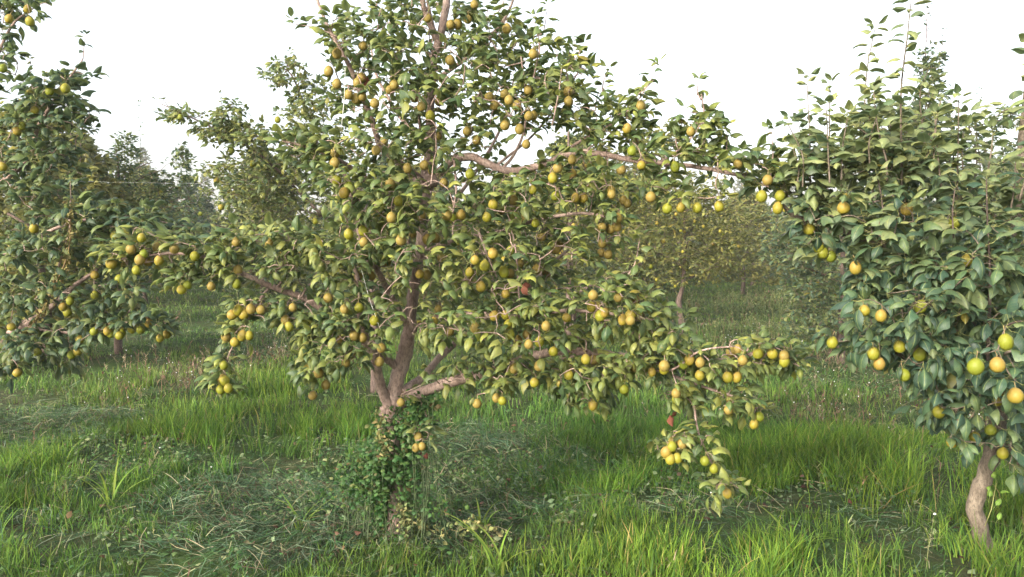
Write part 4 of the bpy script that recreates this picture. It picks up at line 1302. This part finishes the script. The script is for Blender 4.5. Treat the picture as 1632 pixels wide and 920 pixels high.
def left_tree():
    b = at(-90, 700, 5.6)
    b[2] = float(ground_z(b[0], b[1])) - .03
    T = Tree(b, 25)
    rs = T.rs
    P = lambda *a: [at(*p) for p in a]
    T.limb([b] + P((-85, 640, 5.6), (-75, 560, 5.6), (-60, 450, 5.6), (-50, 300, 5.6), (-40, 150, 5.6), (-30, -50, 5.6)), [.07, .06, .055, .05, .04, .03, .01], 0, rough=.08)
    A = T.limb(P((-75, 590, 5.6), (-20, 565, 5.5), (25, 525, 5.4), (70, 500, 5.35), (110, 462, 5.3), (155, 430, 5.25)), .035, .010)
    B = T.limb(P((-60, 400, 5.6), (-20, 320, 5.5), (15, 280, 5.45), (48, 250, 5.42), (62, 200, 5.4), (100, 140, 5.38), (132, 95, 5.36)), .024, .004)
    C = T.limb(P((40, 520, 5.38), (95, 530, 5.3), (150, 527, 5.25), (210, 515, 5.2), (250, 500, 5.18)), .012, .003)
    D = T.limb(P((-40, 160, 5.6), (-5, 90, 5.5), (20, 40, 5.45), (55, 12, 5.4)), .014, .004)
    E = T.limb(P((70, 500, 5.35), (95, 420, 5.2), (110, 370, 5.15), (112, 320, 5.12)), .007, .003)
    G = T.limb(P((-60, 450, 5.6), (20, 400, 5.4), (100, 360, 5.3), (180, 345, 5.25), (250, 350, 5.2)), .016, .004)
    blobs = [(20, 15, 50, 34, 5.42, .3, 34), (12, 55, 22, 22, 5.4, .2, 8), (10, 95, 26, 26, 5.4, .2, 14), (60, 150, 60, 24, 5.4, .3, 40), (110, 130, 34, 26, 5.36, .2, 24), (60, 190, 65, 34, 5.4, .35, 64), (120, 190, 30, 30, 5.36, .2, 20), (40, 250, 60, 34, 5.4, .35, 54), (100, 250, 36, 24, 5.4, .25, 20), (20, 300, 50, 34, 5.4, .35, 34),
             (120, 345, 70, 30, 5.3, .35, 48), (210, 350, 56, 26, 5.25, .28, 36), (275, 372, 40, 24, 5.2, .2, 18), (60, 400, 70, 40, 5.35, .4, 56), (150, 400, 60, 34, 5.3, .3, 46), (40, 470, 60, 40, 5.35, .4, 54), (120, 470, 60, 30, 5.3, .3, 40), (200, 460, 40, 26, 5.25, .2, 14), (40, 540, 55, 36, 5.35, .35, 44), (90, 560, 40, 22, 5.3, .2, 18),
             (10, 580, 30, 20, 5.3, .2, 12), (190, 505, 50, 14, 5.2, .14, 18), (250, 510, 28, 20, 5.18, .12, 14), (120, 520, 44, 20, 5.25, .2, 14), (90, 300, 60, 30, 5.5, .3, 26)]
    pr = (Z([(286, 368), (147, 228), (495, 260), (513, 445), (408, 515), (408, 428), (302, 540), (271, 565), (291, 588), (345, 707), (163, 760), (308, 772), (335, 757), (465, 670), (478, 682), (525, 678), (515, 690), (606, 665), (405, 672), (642, 635), (717, 685), (690, 700), (50, 652), (75, 850), (567, 660)], 2.705, 0, 280)
          + Z([(135, 45), (45, 92), (147, 106), (15, 335), (242, 447), (108, 618), (83, 640), (320, 432), (170, 540), (12, 815)], 3.066, 0, 0))
    pears, tg, hid = [], [], []
    for (x, y) in pr:
        p = at(x, y, 5.12 + .1 * rs.uniform())
        s = rs.uniform(.80, .92)
        pears.append((p, s))
        tg.append(p + np.array((0, 0, STALK_TIP * s)))
        q = proj(p)
        hid.append((q[0], q[1], 10, q[2]))
    targets = np.concatenate([blob_targets(rs, [q[:6] + (max(3, int(q[6] * (.55 if q[1] < 310 else .74))),) for q in blobs]), np.array(tg)])
    tx, ty, _ = proj(targets)
    T.grow(targets, b, per=(4, 7), size=.102, hangs=np.clip((ty - 250) / 350, 0, 1) * rs.uniform(0, .8, len(targets)))
    for pts in ([(132, 95, 5.36), (134, 75, 5.36), (136, 60, 5.36)], [(55, 12, 5.4), (70, 5, 5.4), (82, 10, 5.4)], [(110, 370, 5.15), (113, 330, 5.12), (112, 290, 5.1)], [(120, 240, 5.4), (124, 215, 5.4), (150, 210, 5.4)]):
        T.shoot(P(*pts), size=.092)
    col = lambda pos, r: leaf_cols(len(pos), r, base=(0.058, 0.094, 0.040), light=(0.12, 0.15, 0.045), dark=(0.032, 0.062, 0.038), wl=.4)
    root = T.finish(col, 'pear tree at the left edge, its limbs reaching in with fruit over the grass', GROUP_ROW, M_BARK, [(20, 525, 110, 462, 6, 5.45), (110, 462, 155, 430, 5, 5.45)], hid, keep=.06, templates=T_NEAR, leafmat=M_LEAF)
    for p, s in pears:
        place_pear(root, p, s, rs)
    # a withered bindweed clinging to its limb
    mb = MB()
    c = catmull([at(*q) - b for q in ((35, 535, 5.28), (60, 505, 5.25), (85, 460, 5.12), (108, 405, 5.05), (113, 350, 5.05), (112, 325, 5.05))], 12)
    mb.tube(c, np.full(len(c), .004), 5, col=(.25, .17, .09, 1))
    pos = np.repeat(c, 4, 0) + rs.normal(0, .020, (len(c) * 4, 3))
    n = len(pos)
    add_leaves(mb, pos, rs.normal(0, 1, (n, 3)) - np.array((0, 0, 1.2)), rs.normal(0, 1, (n, 3)), rs.uniform(.02, .042, n), pick_cols(rs, n, [(.22, .19, .07), (.15, .12, .05), (.27, .24, .10)], [2, 1, 1.2]), T_WEED, rs, False)
    o = mb.build('bindweed', [M_DRY])
    o.location = T.base
    tag(o, 'withered yellow brown bindweed wound along a limb of the left pear tree', 'climber')
    return T


LEFT = left_tree()


# ================================================================== trees of the rows behind
def auto_limbs(T, trunk, heights, rs, reach, r=.022, up=.55):
    for k, h in enumerate(heights):
        az = k * 2.4 + rs.uniform(-.4, .4)
        c = catmull(trunk, 8)
        p0 = c[int(np.argmin(abs(c[:, 2] - h)))]
        L = reach * rs.uniform(.75, 1.1)
        d = np.array((math.cos(az), math.sin(az), 0))
        T.limb([p0, p0 + d * L * .35 + (0, 0, L * up * .35), p0 + d * L * .7 + (0, 0, L * up * .6), p0 + d * L + (0, 0, L * up * .75)], r * (1 - .5 * k / len(heights)), .004)


def mid_tree(px, d, base_py, blobs, top_py, seed, label, npears=14, col=None, extra=(), trunk_px=None, detail='mid', shoots=(), size=.085, r0=.055, per=(4, 7), hang=0, dens=1.5):
    b = at(px, base_py, d)
    b[2] = float(ground_z(b[0], b[1])) - .03
    T = Tree(b, seed, detail=detail)
    rs = T.rs
    tp = trunk_px or [(px, base_py - 60, d), (px + 4, (base_py + top_py) / 2, d), (px, top_py + 40, d)]
    trunk = [b] + [at(*q) for q in tp]
    T.limb(trunk, [r0, r0 * .85, r0 * .6, .008], 0, rough=.08)
    hs_ = np.linspace(.85, max(1.2, trunk[-1][2] * .9), 7)
    auto_limbs(T, trunk, hs_, rs, .8)
    for pts in extra:
        T.limb([at(*q) for q in pts], .018, .004)
    tg = blob_targets(rs, [q[:6] + (int(q[6] * dens),) for q in blobs])
    T.grow(tg, b, per=per, size=size, along=.07, hang=hang)
    for pts in shoots:
        T.shoot([at(*q) for q in pts], size=size * .9, spacing=.045)
    c = col or dict(base=(0.115, 0.145, 0.050), light=(0.21, 0.215, 0.06), dark=(0.06, 0.095, 0.045), wl=.5)
    root = T.finish(c, label, GROUP_ROW, M_BARK_FAR)
    # pears on the near side of the crown
    idx = [i for i in rs.permutation(len(tg)) if tg[i][1] < d + .1][:npears]
    for i in idx:
        place_pear(root, tg[i] - np.array((0, .05, .06)), rs.uniform(.85, 1.0), rs, stalk=False)
    return T


YEL = dict(base=(0.145, 0.155, 0.050), light=(0.23, 0.215, 0.055), dark=(0.085, 0.11, 0.035), wl=.55)
DRK = dict(base=(0.056, 0.096, 0.052), light=(0.11, 0.145, 0.06), dark=(0.032, 0.062, 0.044), wl=.4)

mid_tree(598, 8.3, 640, [(480, 280, 50, 50, 8.3, .5, 50), (480, 200, 40, 60, 8.3, .4, 40), (290, 185, 34, 12, 7.9, .25, 18), (350, 205, 46, 26, 7.9, .35, 48), (400, 225, 50, 30, 8.0, .45, 56), (370, 180, 24, 20, 7.9, .2, 12), (460, 120, 40, 26, 8.2, .5, 34), (500, 160, 50, 40, 8.2, .5, 46), (380, 290, 70, 40, 8.1, .6, 74), (460, 300, 80, 60, 8.3, .7, 110),
                          (440, 380, 70, 40, 8.3, .7, 70), (520, 240, 60, 50, 8.3, .6, 60), (530, 400, 80, 60, 8.5, .7, 60)], 230, 41,
         'pear tree behind the central one, one long limb arching left against the sky', 16, trunk_px=[(598, 560, 8.3), (590, 450, 8.3), (575, 300, 8.3)],
         extra=([(590, 420, 8.3), (500, 330, 8.2), (430, 260, 8.1), (380, 225, 7.95), (310, 190, 7.9), (255, 165, 7.9)], [(580, 330, 8.3), (530, 250, 8.3), (490, 180, 8.3), (465, 120, 8.25), (440, 105, 8.2)]),
         shoots=([(460, 110, 8.2), (458, 100, 8.2), (462, 84, 8.2)], [(268, 170, 7.9), (260, 160, 7.9), (250, 162, 7.9)], [(355, 180, 7.9), (352, 160, 7.9), (348, 150, 7.9)]))
mid_tree(188, 10.6, 572, [(200, 300, 60, 30, 10.6, .8, 60), (130, 320, 80, 40, 10.6, .8, 80), (60, 340, 80, 40, 10.6, .8, 60), (200, 350, 90, 40, 10.5, .9, 90), (280, 340, 60, 40, 10.6, .8, 60), (150, 400, 90, 40, 10.6, .9, 90), (190, 440, 80, 30, 10.6, .8, 60), (195, 260, 26, 30, 10.6, .3, 34), (200, 228, 14, 16, 10.6, .2, 10), (290, 262, 16, 30, 10.6, .2, 26), (262, 295, 40, 24, 10.6, .4, 34), (122, 268, 22, 30, 10.6, .3, 30)], 215, 42,
         'leafy pear tree behind the fruiting limbs at left, its top in slender spires', 10, col=dict(base=(0.085, 0.125, 0.050), light=(0.16, 0.18, 0.055), dark=(0.042, 0.078, 0.045), wl=.45), shoots=([(185, 260, 10.6), (185, 240, 10.6), (183, 218, 10.6)], [(222, 280, 10.6), (224, 240, 10.6), (222, 165, 10.6)]))
mid_tree(905, 9.2, 610, [(930, 330, 80, 50, 9.2, .8, 90), (860, 350, 80, 50, 9.2, .8, 80), (1000, 300, 60, 40, 9.1, .7, 70), (1010, 380, 60, 50, 9.1, .7, 70), (940, 260, 60, 40, 9.2, .6, 46), (900, 420, 80, 40, 9.2, .8, 50), (1040, 240, 50, 40, 9.1, .5, 46), (1080, 215, 30, 20, 9.1, .3, 14)], 150, 43,
         'pear tree showing through the right side of the central crown, pinkish trunk', 22, col=YEL)
mid_tree(1340, 9.9, 590, [(1480, 110, 26, 50, 9.9, .4, 34), (1475, 180, 50, 40, 9.9, .6, 56), (1450, 240, 80, 50, 9.9, .8, 90), (1540, 200, 60, 16, 9.8, .4, 22), (1600, 190, 36, 20, 9.8, .4, 16), (1360, 280, 80, 60, 9.9, .9, 90), (1300, 350, 80, 50, 9.9, .9, 90), (1265, 400, 50, 46, 9.9, .7, 90), (1310, 450, 66, 40, 9.9, .7, 110), (1300, 510, 56, 34, 9.8, .5, 80), (1400, 400, 90, 60, 9.9, .9, 80), (1580, 250, 60, 40, 9.9, .6, 34)], 260, 44,
         'tall pear tree behind the right one with an upright leader against the sky', 16, col=dict(base=(0.075, 0.110, 0.052), light=(0.15, 0.17, 0.06), dark=(0.04, 0.07, 0.045), wl=.4),
         extra=([(1350, 350, 9.9), (1400, 280, 9.9), (1450, 220, 9.9), (1472, 120, 9.9), (1478, 10, 9.9)], [(1400, 280, 9.9), (1470, 230, 9.9), (1540, 205, 9.8), (1600, 190, 9.8)]),
         shoots=([(1478, 60, 9.9), (1480, 25, 9.9), (1482, -10, 9.9)], [(1495, 110, 9.9), (1500, 80, 9.9), (1505, 50, 9.9)], [(1560, 190, 9.8), (1562, 170, 9.8), (1560, 145, 9.8)]))
mid_tree(1087, 14.2, 522, [(1090, 330, 70, 40, 14.2, 1.0, 120), (1040, 350, 60, 40, 14.2, 1.0, 90), (1150, 350, 60, 40, 14.2, 1.0, 100), (1090, 390, 80, 40, 14.2, 1.0, 120), (1030, 400, 50, 30, 14.2, .8, 50), (1160, 400, 50, 36, 14.2, .8, 60), (1100, 430, 80, 30, 14.2, .8, 80), (1010, 450, 50, 40, 14.2, .8, 50), (1100, 300, 60, 30, 14.2, .7, 70)], 270, 45,
         'sunlit pear tree beside the grassy aisle, its slim trunk forked near the ground', 34, col=YEL, trunk_px=[(1082, 480, 14.2), (1090, 440, 14.2), (1090, 300, 14.2)], size=.10, r0=.06)


def proto_tree(seed, height, width, col, label, name='pear_tree', leaves=(5, 8), size=.14, targets=900, loc=(0, 0, 0)):
    b = np.array(loc, float)
    T = Tree(b, seed, name=name, detail='far')
    rs = T.rs
    T.limb([b, b + (.06, 0, .6), b + (-.05, .05, height * .5), b + (.05, 0, height * .92)], [.07, .055, .04, .008], 0, rough=.1)
    auto_limbs(T, [b, b + (0, 0, height * .5), b + (0, 0, height * .9)], np.linspace(.7, height * .75, 8), rs, width * .75, .03, .6)
    tg = []
    while len(tg) < targets:
        a = rs.uniform(-1, 1, 3)
        if a[0] ** 2 + a[1] ** 2 > 1:
            continue
        h = (a[2] + 1) / 2
        prof = (math.sin(math.pi * (h * .70 + .27)) ** .9)
        rr = width * prof * (0.75 + .4 * vnoise(np.array([math.atan2(a[1], a[0]) * 2 + seed]), np.array([h * 4]), .8, seed)[0])
        rho = math.hypot(a[0], a[1])
        if rs.uniform() > .35 + .65 * rho:
            continue
        tg.append(b + (a[0] * rr, a[1] * rr, .38 + h * (height - .5)))
    T.grow(tg, b, per=leaves, size=size, along=.12)
    for k in range(16):
        az, rho = rs.uniform(0, 6.28), rs.uniform(0, width * .55)
        p = b + (math.cos(az) * rho, math.sin(az) * rho, height - .6 - .7 * rho / width)
        L = rs.uniform(.4, 1.05)
        T.shoot([p, p + rs.normal(0, .04, 3) + (0, 0, L * .5), p + rs.normal(0, .05, 3) + (0, 0, L)], .006, .003, .07, size * .8)
    T.finish(col, label, GROUP_ROW, M_BARK_FAR)
    return T.root, np.array(tg)


def copy_thing(root, loc, rz, sc, label, group):
    c = root.copy()
    COL.objects.link(c)
    c.location = loc
    c.rotation_euler = (0, 0, rz)
    c.scale = (sc, sc, sc)
    c['label'] = label
    c['group'] = group
    for ch in list(root.children):
        k = ch.copy()
        COL.objects.link(k)
        k.parent = c
    return c


def far_rows():
    rs = np.random.RandomState(99)
    G2 = dict(base=(0.125, 0.155, 0.055), light=(0.22, 0.225, 0.07), dark=(0.035, 0.060, 0.036), wl=.45)
    protos, first = [], []
    spots = []
    for r, y in enumerate([9.6, 14.4, 19.2, 24.0, 29.0, 34.0, 39.0, 45.0, 52.0, 60.0]):
        n = int(0.66 * y / 3.0) + 2
        for k in range(-n, n + 1):
            x = k * 3.0 + 1.1 * (r % 2) + rs.uniform(-.35, .35)
            yy = y + rs.uniform(-.5, .5)
            q = x / yy
            if abs(q) > .72:
                continue
            if y < 21 and .22 < q < .36:
                continue
            if y < 12 and q > -.58:
                continue
            if y < 16 and -.40 < q < -.24:
                continue
            if y < 16 and abs(x - 3.0) < 1.8:
                continue
            spots.append((x, yy, r))
    labels = {}
    for i, (x, y, r) in enumerate(spots):
        kind = i % 5
        loc = (x, y, float(ground_z(x, y)) - .03)
        h = [3.3, 3.7, 3.0, 3.5, 3.9][kind]
        w = [1.35, 1.25, 1.45, 1.3, 1.2][kind]
        side = 'left of the central tree' if x / y < -.15 else ('right of the grassy aisle' if x / y > .2 else 'behind the central tree')
        band = ['second', 'third', 'fourth', 'fifth', 'sixth', 'seventh', 'eighth', 'ninth', 'tenth', 'eleventh'][r]
        lab = 'distant pear tree in the %s row %s' % (band, side)
        if kind >= len(protos):
            col = [YEL, G2, YEL, G2, DRK][kind]
            root, tg = proto_tree(70 + kind, h, w, col, lab, loc=loc)
            protos.append(root)
        else:
            copy_thing(protos[kind], loc, rs.uniform(0, 6.28), rs.uniform(.88, 1.12), lab, GROUP_ROW)
    return len(spots)


NFAR = far_rows()


def poplars():
    rs = np.random.RandomState(5)
    col = dict(base=(0.06, 0.085, 0.045), light=(0.10, 0.12, 0.06), dark=(0.04, 0.06, 0.04), wl=.4)
    first = None
    g = 'poplars far beyond the orchard'
    spots = [(232, 95, 13), (410, 110, 13.5), (620, 100, 14), (985, 105, 13), (1010, 100, 14), (1250, 115, 13), (1180, 110, 12), (80, 105, 14), (1420, 110, 13), (330, 115, 12)]
    names = ['leftmost but one', 'third from the left', '', '', '', '', '', 'leftmost', 'rightmost', '']
    for i, (px, y, h) in enumerate(spots):
        loc = ((px - 816) / F * y, y, 0.0)
        lab = 'faint slender poplar far off above the orchard rows'
        if first is None:
            b = np.array(loc)
            T = Tree(b, 8, name='poplar', detail='far')
            T.limb([b, b + (0, 0, 5), b + (.1, 0, 9), b + (0, 0, 12.5)], [.25, .2, .12, .03], 0)
            auto_limbs(T, [b, b + (0, 0, 6), b + (0, 0, 12)], np.linspace(2, 10, 9), T.rs, 1.3, .06, 2.2)
            tg = []
            for k in range(520):
                hh = T.rs.uniform(0, 1)
                a, q = T.rs.uniform(0, 6.28), T.rs.uniform(0, 1) ** .5
                w = 1.5 * math.sin(math.pi * (hh * .85 + .1)) ** .8
                tg.append(b + (math.cos(a) * q * w, math.sin(a) * q * w, 1.6 + hh * 11.4))
            T.grow(tg, b, per=(4, 6), size=.34, along=.5)
            T.finish(col, lab, g, M_BARK_FAR)
            first = T.root
        else:
            copy_thing(first, loc, rs.uniform(0, 6.28), h / 13.0, lab, g)


poplars()

# ================================================================== climbing weed on the central trunk, strings, wires
def trunk_weed():
    rs = np.random.RandomState(61)
    b = at(630, 850, 4.0)
    b[2] = float(ground_z(b[0], b[1]))
    mb = MB()
    pos, d, up, sz, col = [], [], [], [], []
    axis = [at(632, 800, 4.0), at(634, 740, 4.0), at(624, 695, 4.0), at(640, 650, 4.0), at(668, 620, 3.98)]
    ax = catmull([at(630, 850, 4.0)] + axis, 8)
    for k in range(16):
        ph, r = rs.uniform(0, 6.28), rs.uniform(.05, .09)
        n = rs.randint(16, len(ax))
        t = np.linspace(0, 1, n)
        a = ph + t * rs.uniform(3, 7)
        c = ax[:n] + np.stack([np.cos(a) * r, np.sin(a) * r, rs.normal(0, .01, n)], 1)
        mb.tube(c - b, np.linspace(.0028, .0015, n), 4, 1)
        for q in c:
            for _ in range(4):
                pos.append(q + rs.normal(0, .035, 3))
    # bushy skirt either side of the trunk
    for (x, y, rx, ry, dd, n) in ((598, 745, 38, 38, 3.95, 640), (612, 785, 50, 36, 3.92, 460), (645, 705, 32, 36, 3.95, 560), (662, 665, 24, 34, 3.95, 400), (560, 775, 40, 30, 3.92, 260), (650, 760, 26, 30, 3.95, 240), (690, 810, 50, 26, 3.9, 120), (688, 640, 16, 18, 3.95, 110)):
        for _ in range(int(n * .8)):
            a = rs.normal(0, .5, 3)
            p = at(x + a[0] * rx, y + a[1] * ry, dd + a[2] * .12)
            if p[2] > 0.01:
                pos.append(p)
        for _ in range(10):
            a = rs.normal(0, .5, 3)
            p = at(x + a[0] * rx, y + a[1] * ry, dd + a[2] * .12)
            g = np.array((p[0] + rs.normal(0, .06), p[1] + rs.normal(0, .05), 0.0))
            if p[2] > .05:
                mb.tube(catmull([g - b, (g + p) / 2 + rs.normal(0, .02, 3) - b, p - b], 4), np.linspace(.0025, .0012, 9)[:9], 4, 1)
    pos = np.array(pos)
    qx, qy, qf = proj(pos)
    pos = pos[~((abs(qx - 631) < 13) & (((qy > 765) & (qy < 850)) | ((qy > 695) & (qy < 722))) & (qf < 4.05) & (rs.uniform(0, 1, len(pos)) > .25))]
    n = len(pos)
    d = rs.normal(0, 1, (n, 3)) * (1, 1, .5)
    up = np.array((0, -.35, 1.0)) + rs.normal(0, .45, (n, 3))
    col = pick_cols(rs, n, [(0.030, 0.085, 0.022), (0.050, 0.110, 0.028), (0.085, 0.150, 0.036), (0.13, 0.14, 0.05), (.12, .09, .04)], [4, 4, 1.6, .5, .3])
    add_leaves(mb, pos - b, d, up, rs.uniform(.018, .040, n), col, T_WEED, rs, False)
    o = mb.build('climbing_weed', [M_WEED, M_WSTEM])
    o.location = b
    tag(o, 'bushy small leaved green creeper wrapped round the foot of the central trunk', 'climber')
    # withered yellow strands
    root = empty('withered_weed', b)
    for (x0, y0, x1, y1) in ((600, 655, 612, 700), (606, 690, 615, 720), (640, 800, 650, 860), (645, 810, 640, 850), (655, 830, 700, 850), (590, 860, 560, 880), (700, 850, 760, 840), (740, 830, 800, 850)):
        mb = MB()
        t = np.linspace(0, 1, 9)
        line = np.array([at(x0 + (x1 - x0) * q, y0 + (y1 - y0) * q, 3.88) for q in t]) + rs.normal(0, .006, (9, 3))
        mb.tube(line - b, np.full(9, .0016), 4, col=(.16, .14, .06, 1))
        pos = np.repeat(line, 4, 0) + rs.normal(0, .012, (36, 3))
        n = len(pos)
        add_leaves(mb, pos - b, rs.normal(0, 1, (n, 3)), rs.normal(0, 1, (n, 3)), rs.uniform(.018, .038, n), pick_cols(rs, n, [(.17, .18, .07), (.24, .215, .09), (.11, .14, .055)], [1, 1, 1]), T_WEED, rs, False)
        mb.build('strand', [M_DRY], root)
    tag(root, 'yellowed withered weed hanging in strands at the foot of the central trunk', 'weed')


trunk_weed()


def strings():
    for (pts, r, name, m, lab, cat) in (
            ([(550, 108, 3.6), (549, 150, 3.6), (544, 205, 3.6)], .0011, 'string', M_STRING, 'white string hanging from a branch at the upper left of the central tree', 'string'),
            ([(576, 430, 3.52), (590, 480, 3.52), (606, 525, 3.52)], .0008, 'string', M_STRING, 'thin pale string slanting through the left side of the central crown', 'string'),
            ([(-60, 292, 7.0), (60, 288, 7.2), (200, 291, 7.4), (330, 293, 7.6), (470, 296, 7.8)], .0005, 'wire', M_WIRE, 'thin wire stretched between the left trees', 'wire')):
        mb = MB()
        P = catmull([at(*p) for p in pts], 5)
        b = P[0]
        mb.tube(P - b, np.full(len(P), r), 5)
        o = mb.build(name, m)
        o.location = b
        tag(o, lab, cat)


strings()


# ------------------------------------------------------------------ tall single plants in the foreground
def tall_plants():
    rs = np.random.RandomState(17)
    spec = [(178, 815, .34, 7, 'tall curled grass plant with broad yellow green blades at the left front', 'grass plant'),
            (1270, 905, .30, 9, 'clump of broad green blades rising at the bottom between the central and right trees', 'grass plant'),
            (795, 915, .34, 8, 'tuft of tall bright blades at the bottom edge right of the central trunk', 'grass plant'),
            (768, 840, .22, 8, 'drooping pale broad bladed plant right of the foot of the central trunk', 'grass plant'),
            (480, 840, .2, 8, 'spreading pale leaved plant on the cut grass left of the central trunk', 'grass plant')]
    for (px, py, h, n, lab, cat) in spec:
        g = ground_at(px, py)
        b = np.array((g[0], g[1], float(ground_z(g[0], g[1]))))
        mb = MB()
        th = rs.uniform(0, 6.28, n)
        D = np.array((0, 0, 1.0)) + hvec(th) * rs.uniform(.1, .45, n)[:, None]
        C = hvec(th) * rs.uniform(.2, .7, n)[:, None] - np.array((0, 0, 1.0)) * rs.uniform(.2, .6, n)[:, None]
        col = pick_cols(rs, n, [(.15, .25, .04), (.20, .27, .05)], [1, 1])
        B = rs.normal(0, .012, (n, 3)) * (1, 1, 0)
        st = np.linspace(0, 1, 9)
        for i in range(n):
            L = h * rs.uniform(.7, 1.3)
            W = rs.uniform(.009, .015)
            c = np.array([B[i] + L * (D[i] * s + C[i] * s * s) for s in st])
            a = hvec(np.array([th[i] + 1.57]))[0]
            w = W * (1 - st ** 2.2) * .5 + .0003
            V = np.stack([c - a * w[:, None], c - np.array((0, 0, 1)) * w[:, None] * .35, c + a * w[:, None]], 1).reshape(-1, 3)
            q = []
            for k in range(8):
                for j in range(2):
                    q += [k * 3 + j, k * 3 + j + 1, k * 3 + j + 4, k * 3 + j + 3]
            mb.add(V, q, [4] * 16, 0, np.tile((*col[i], 1), (len(V), 1)))
        o = mb.build('grass_plant', M_GRASS)
        o.location = b
        tag(o, lab, cat, 'broad bladed plants in the grass')


tall_plants()

# ------------------------------------------------------------------ the evening air
def haze():
    x0, x1, y0, y1, z0, z1 = -950, 950, -320, 1250, -1.6, 16
    V = [(x0, y0, z0), (x1, y0, z0), (x1, y1, z0), (x0, y1, z0), (x0, y0, z1), (x1, y0, z1), (x1, y1, z1), (x0, y1, z1)]
    f = [(0, 3, 2, 1), (4, 5, 6, 7), (0, 1, 5, 4), (1, 2, 6, 5), (2, 3, 7, 6), (3, 0, 4, 7)]
    m, nt, out = new_mat('haze_air')
    v = N(nt, 'ShaderNodeVolumePrincipled')
    v.inputs['Color'].default_value = (0.96, 0.94, 0.88, 1)
    v.inputs['Density'].default_value = HAZE
    v.inputs['Anisotropy'].default_value = 0.0
    nt.links.new(v.outputs[0], out.inputs['Volume'])
    mb = MB()
    mb.add(V, np.array(f).ravel(), np.full(6, 4))
    o = mb.build('haze', m, smooth=False)
    tag(o, None, None, None, 'stuff')


HAZE = 0.0012
if HAZE > 0:
    haze()
print('leaves', MAIN.count, RIGHT.count, LEFT.count, 'far trees', NFAR)
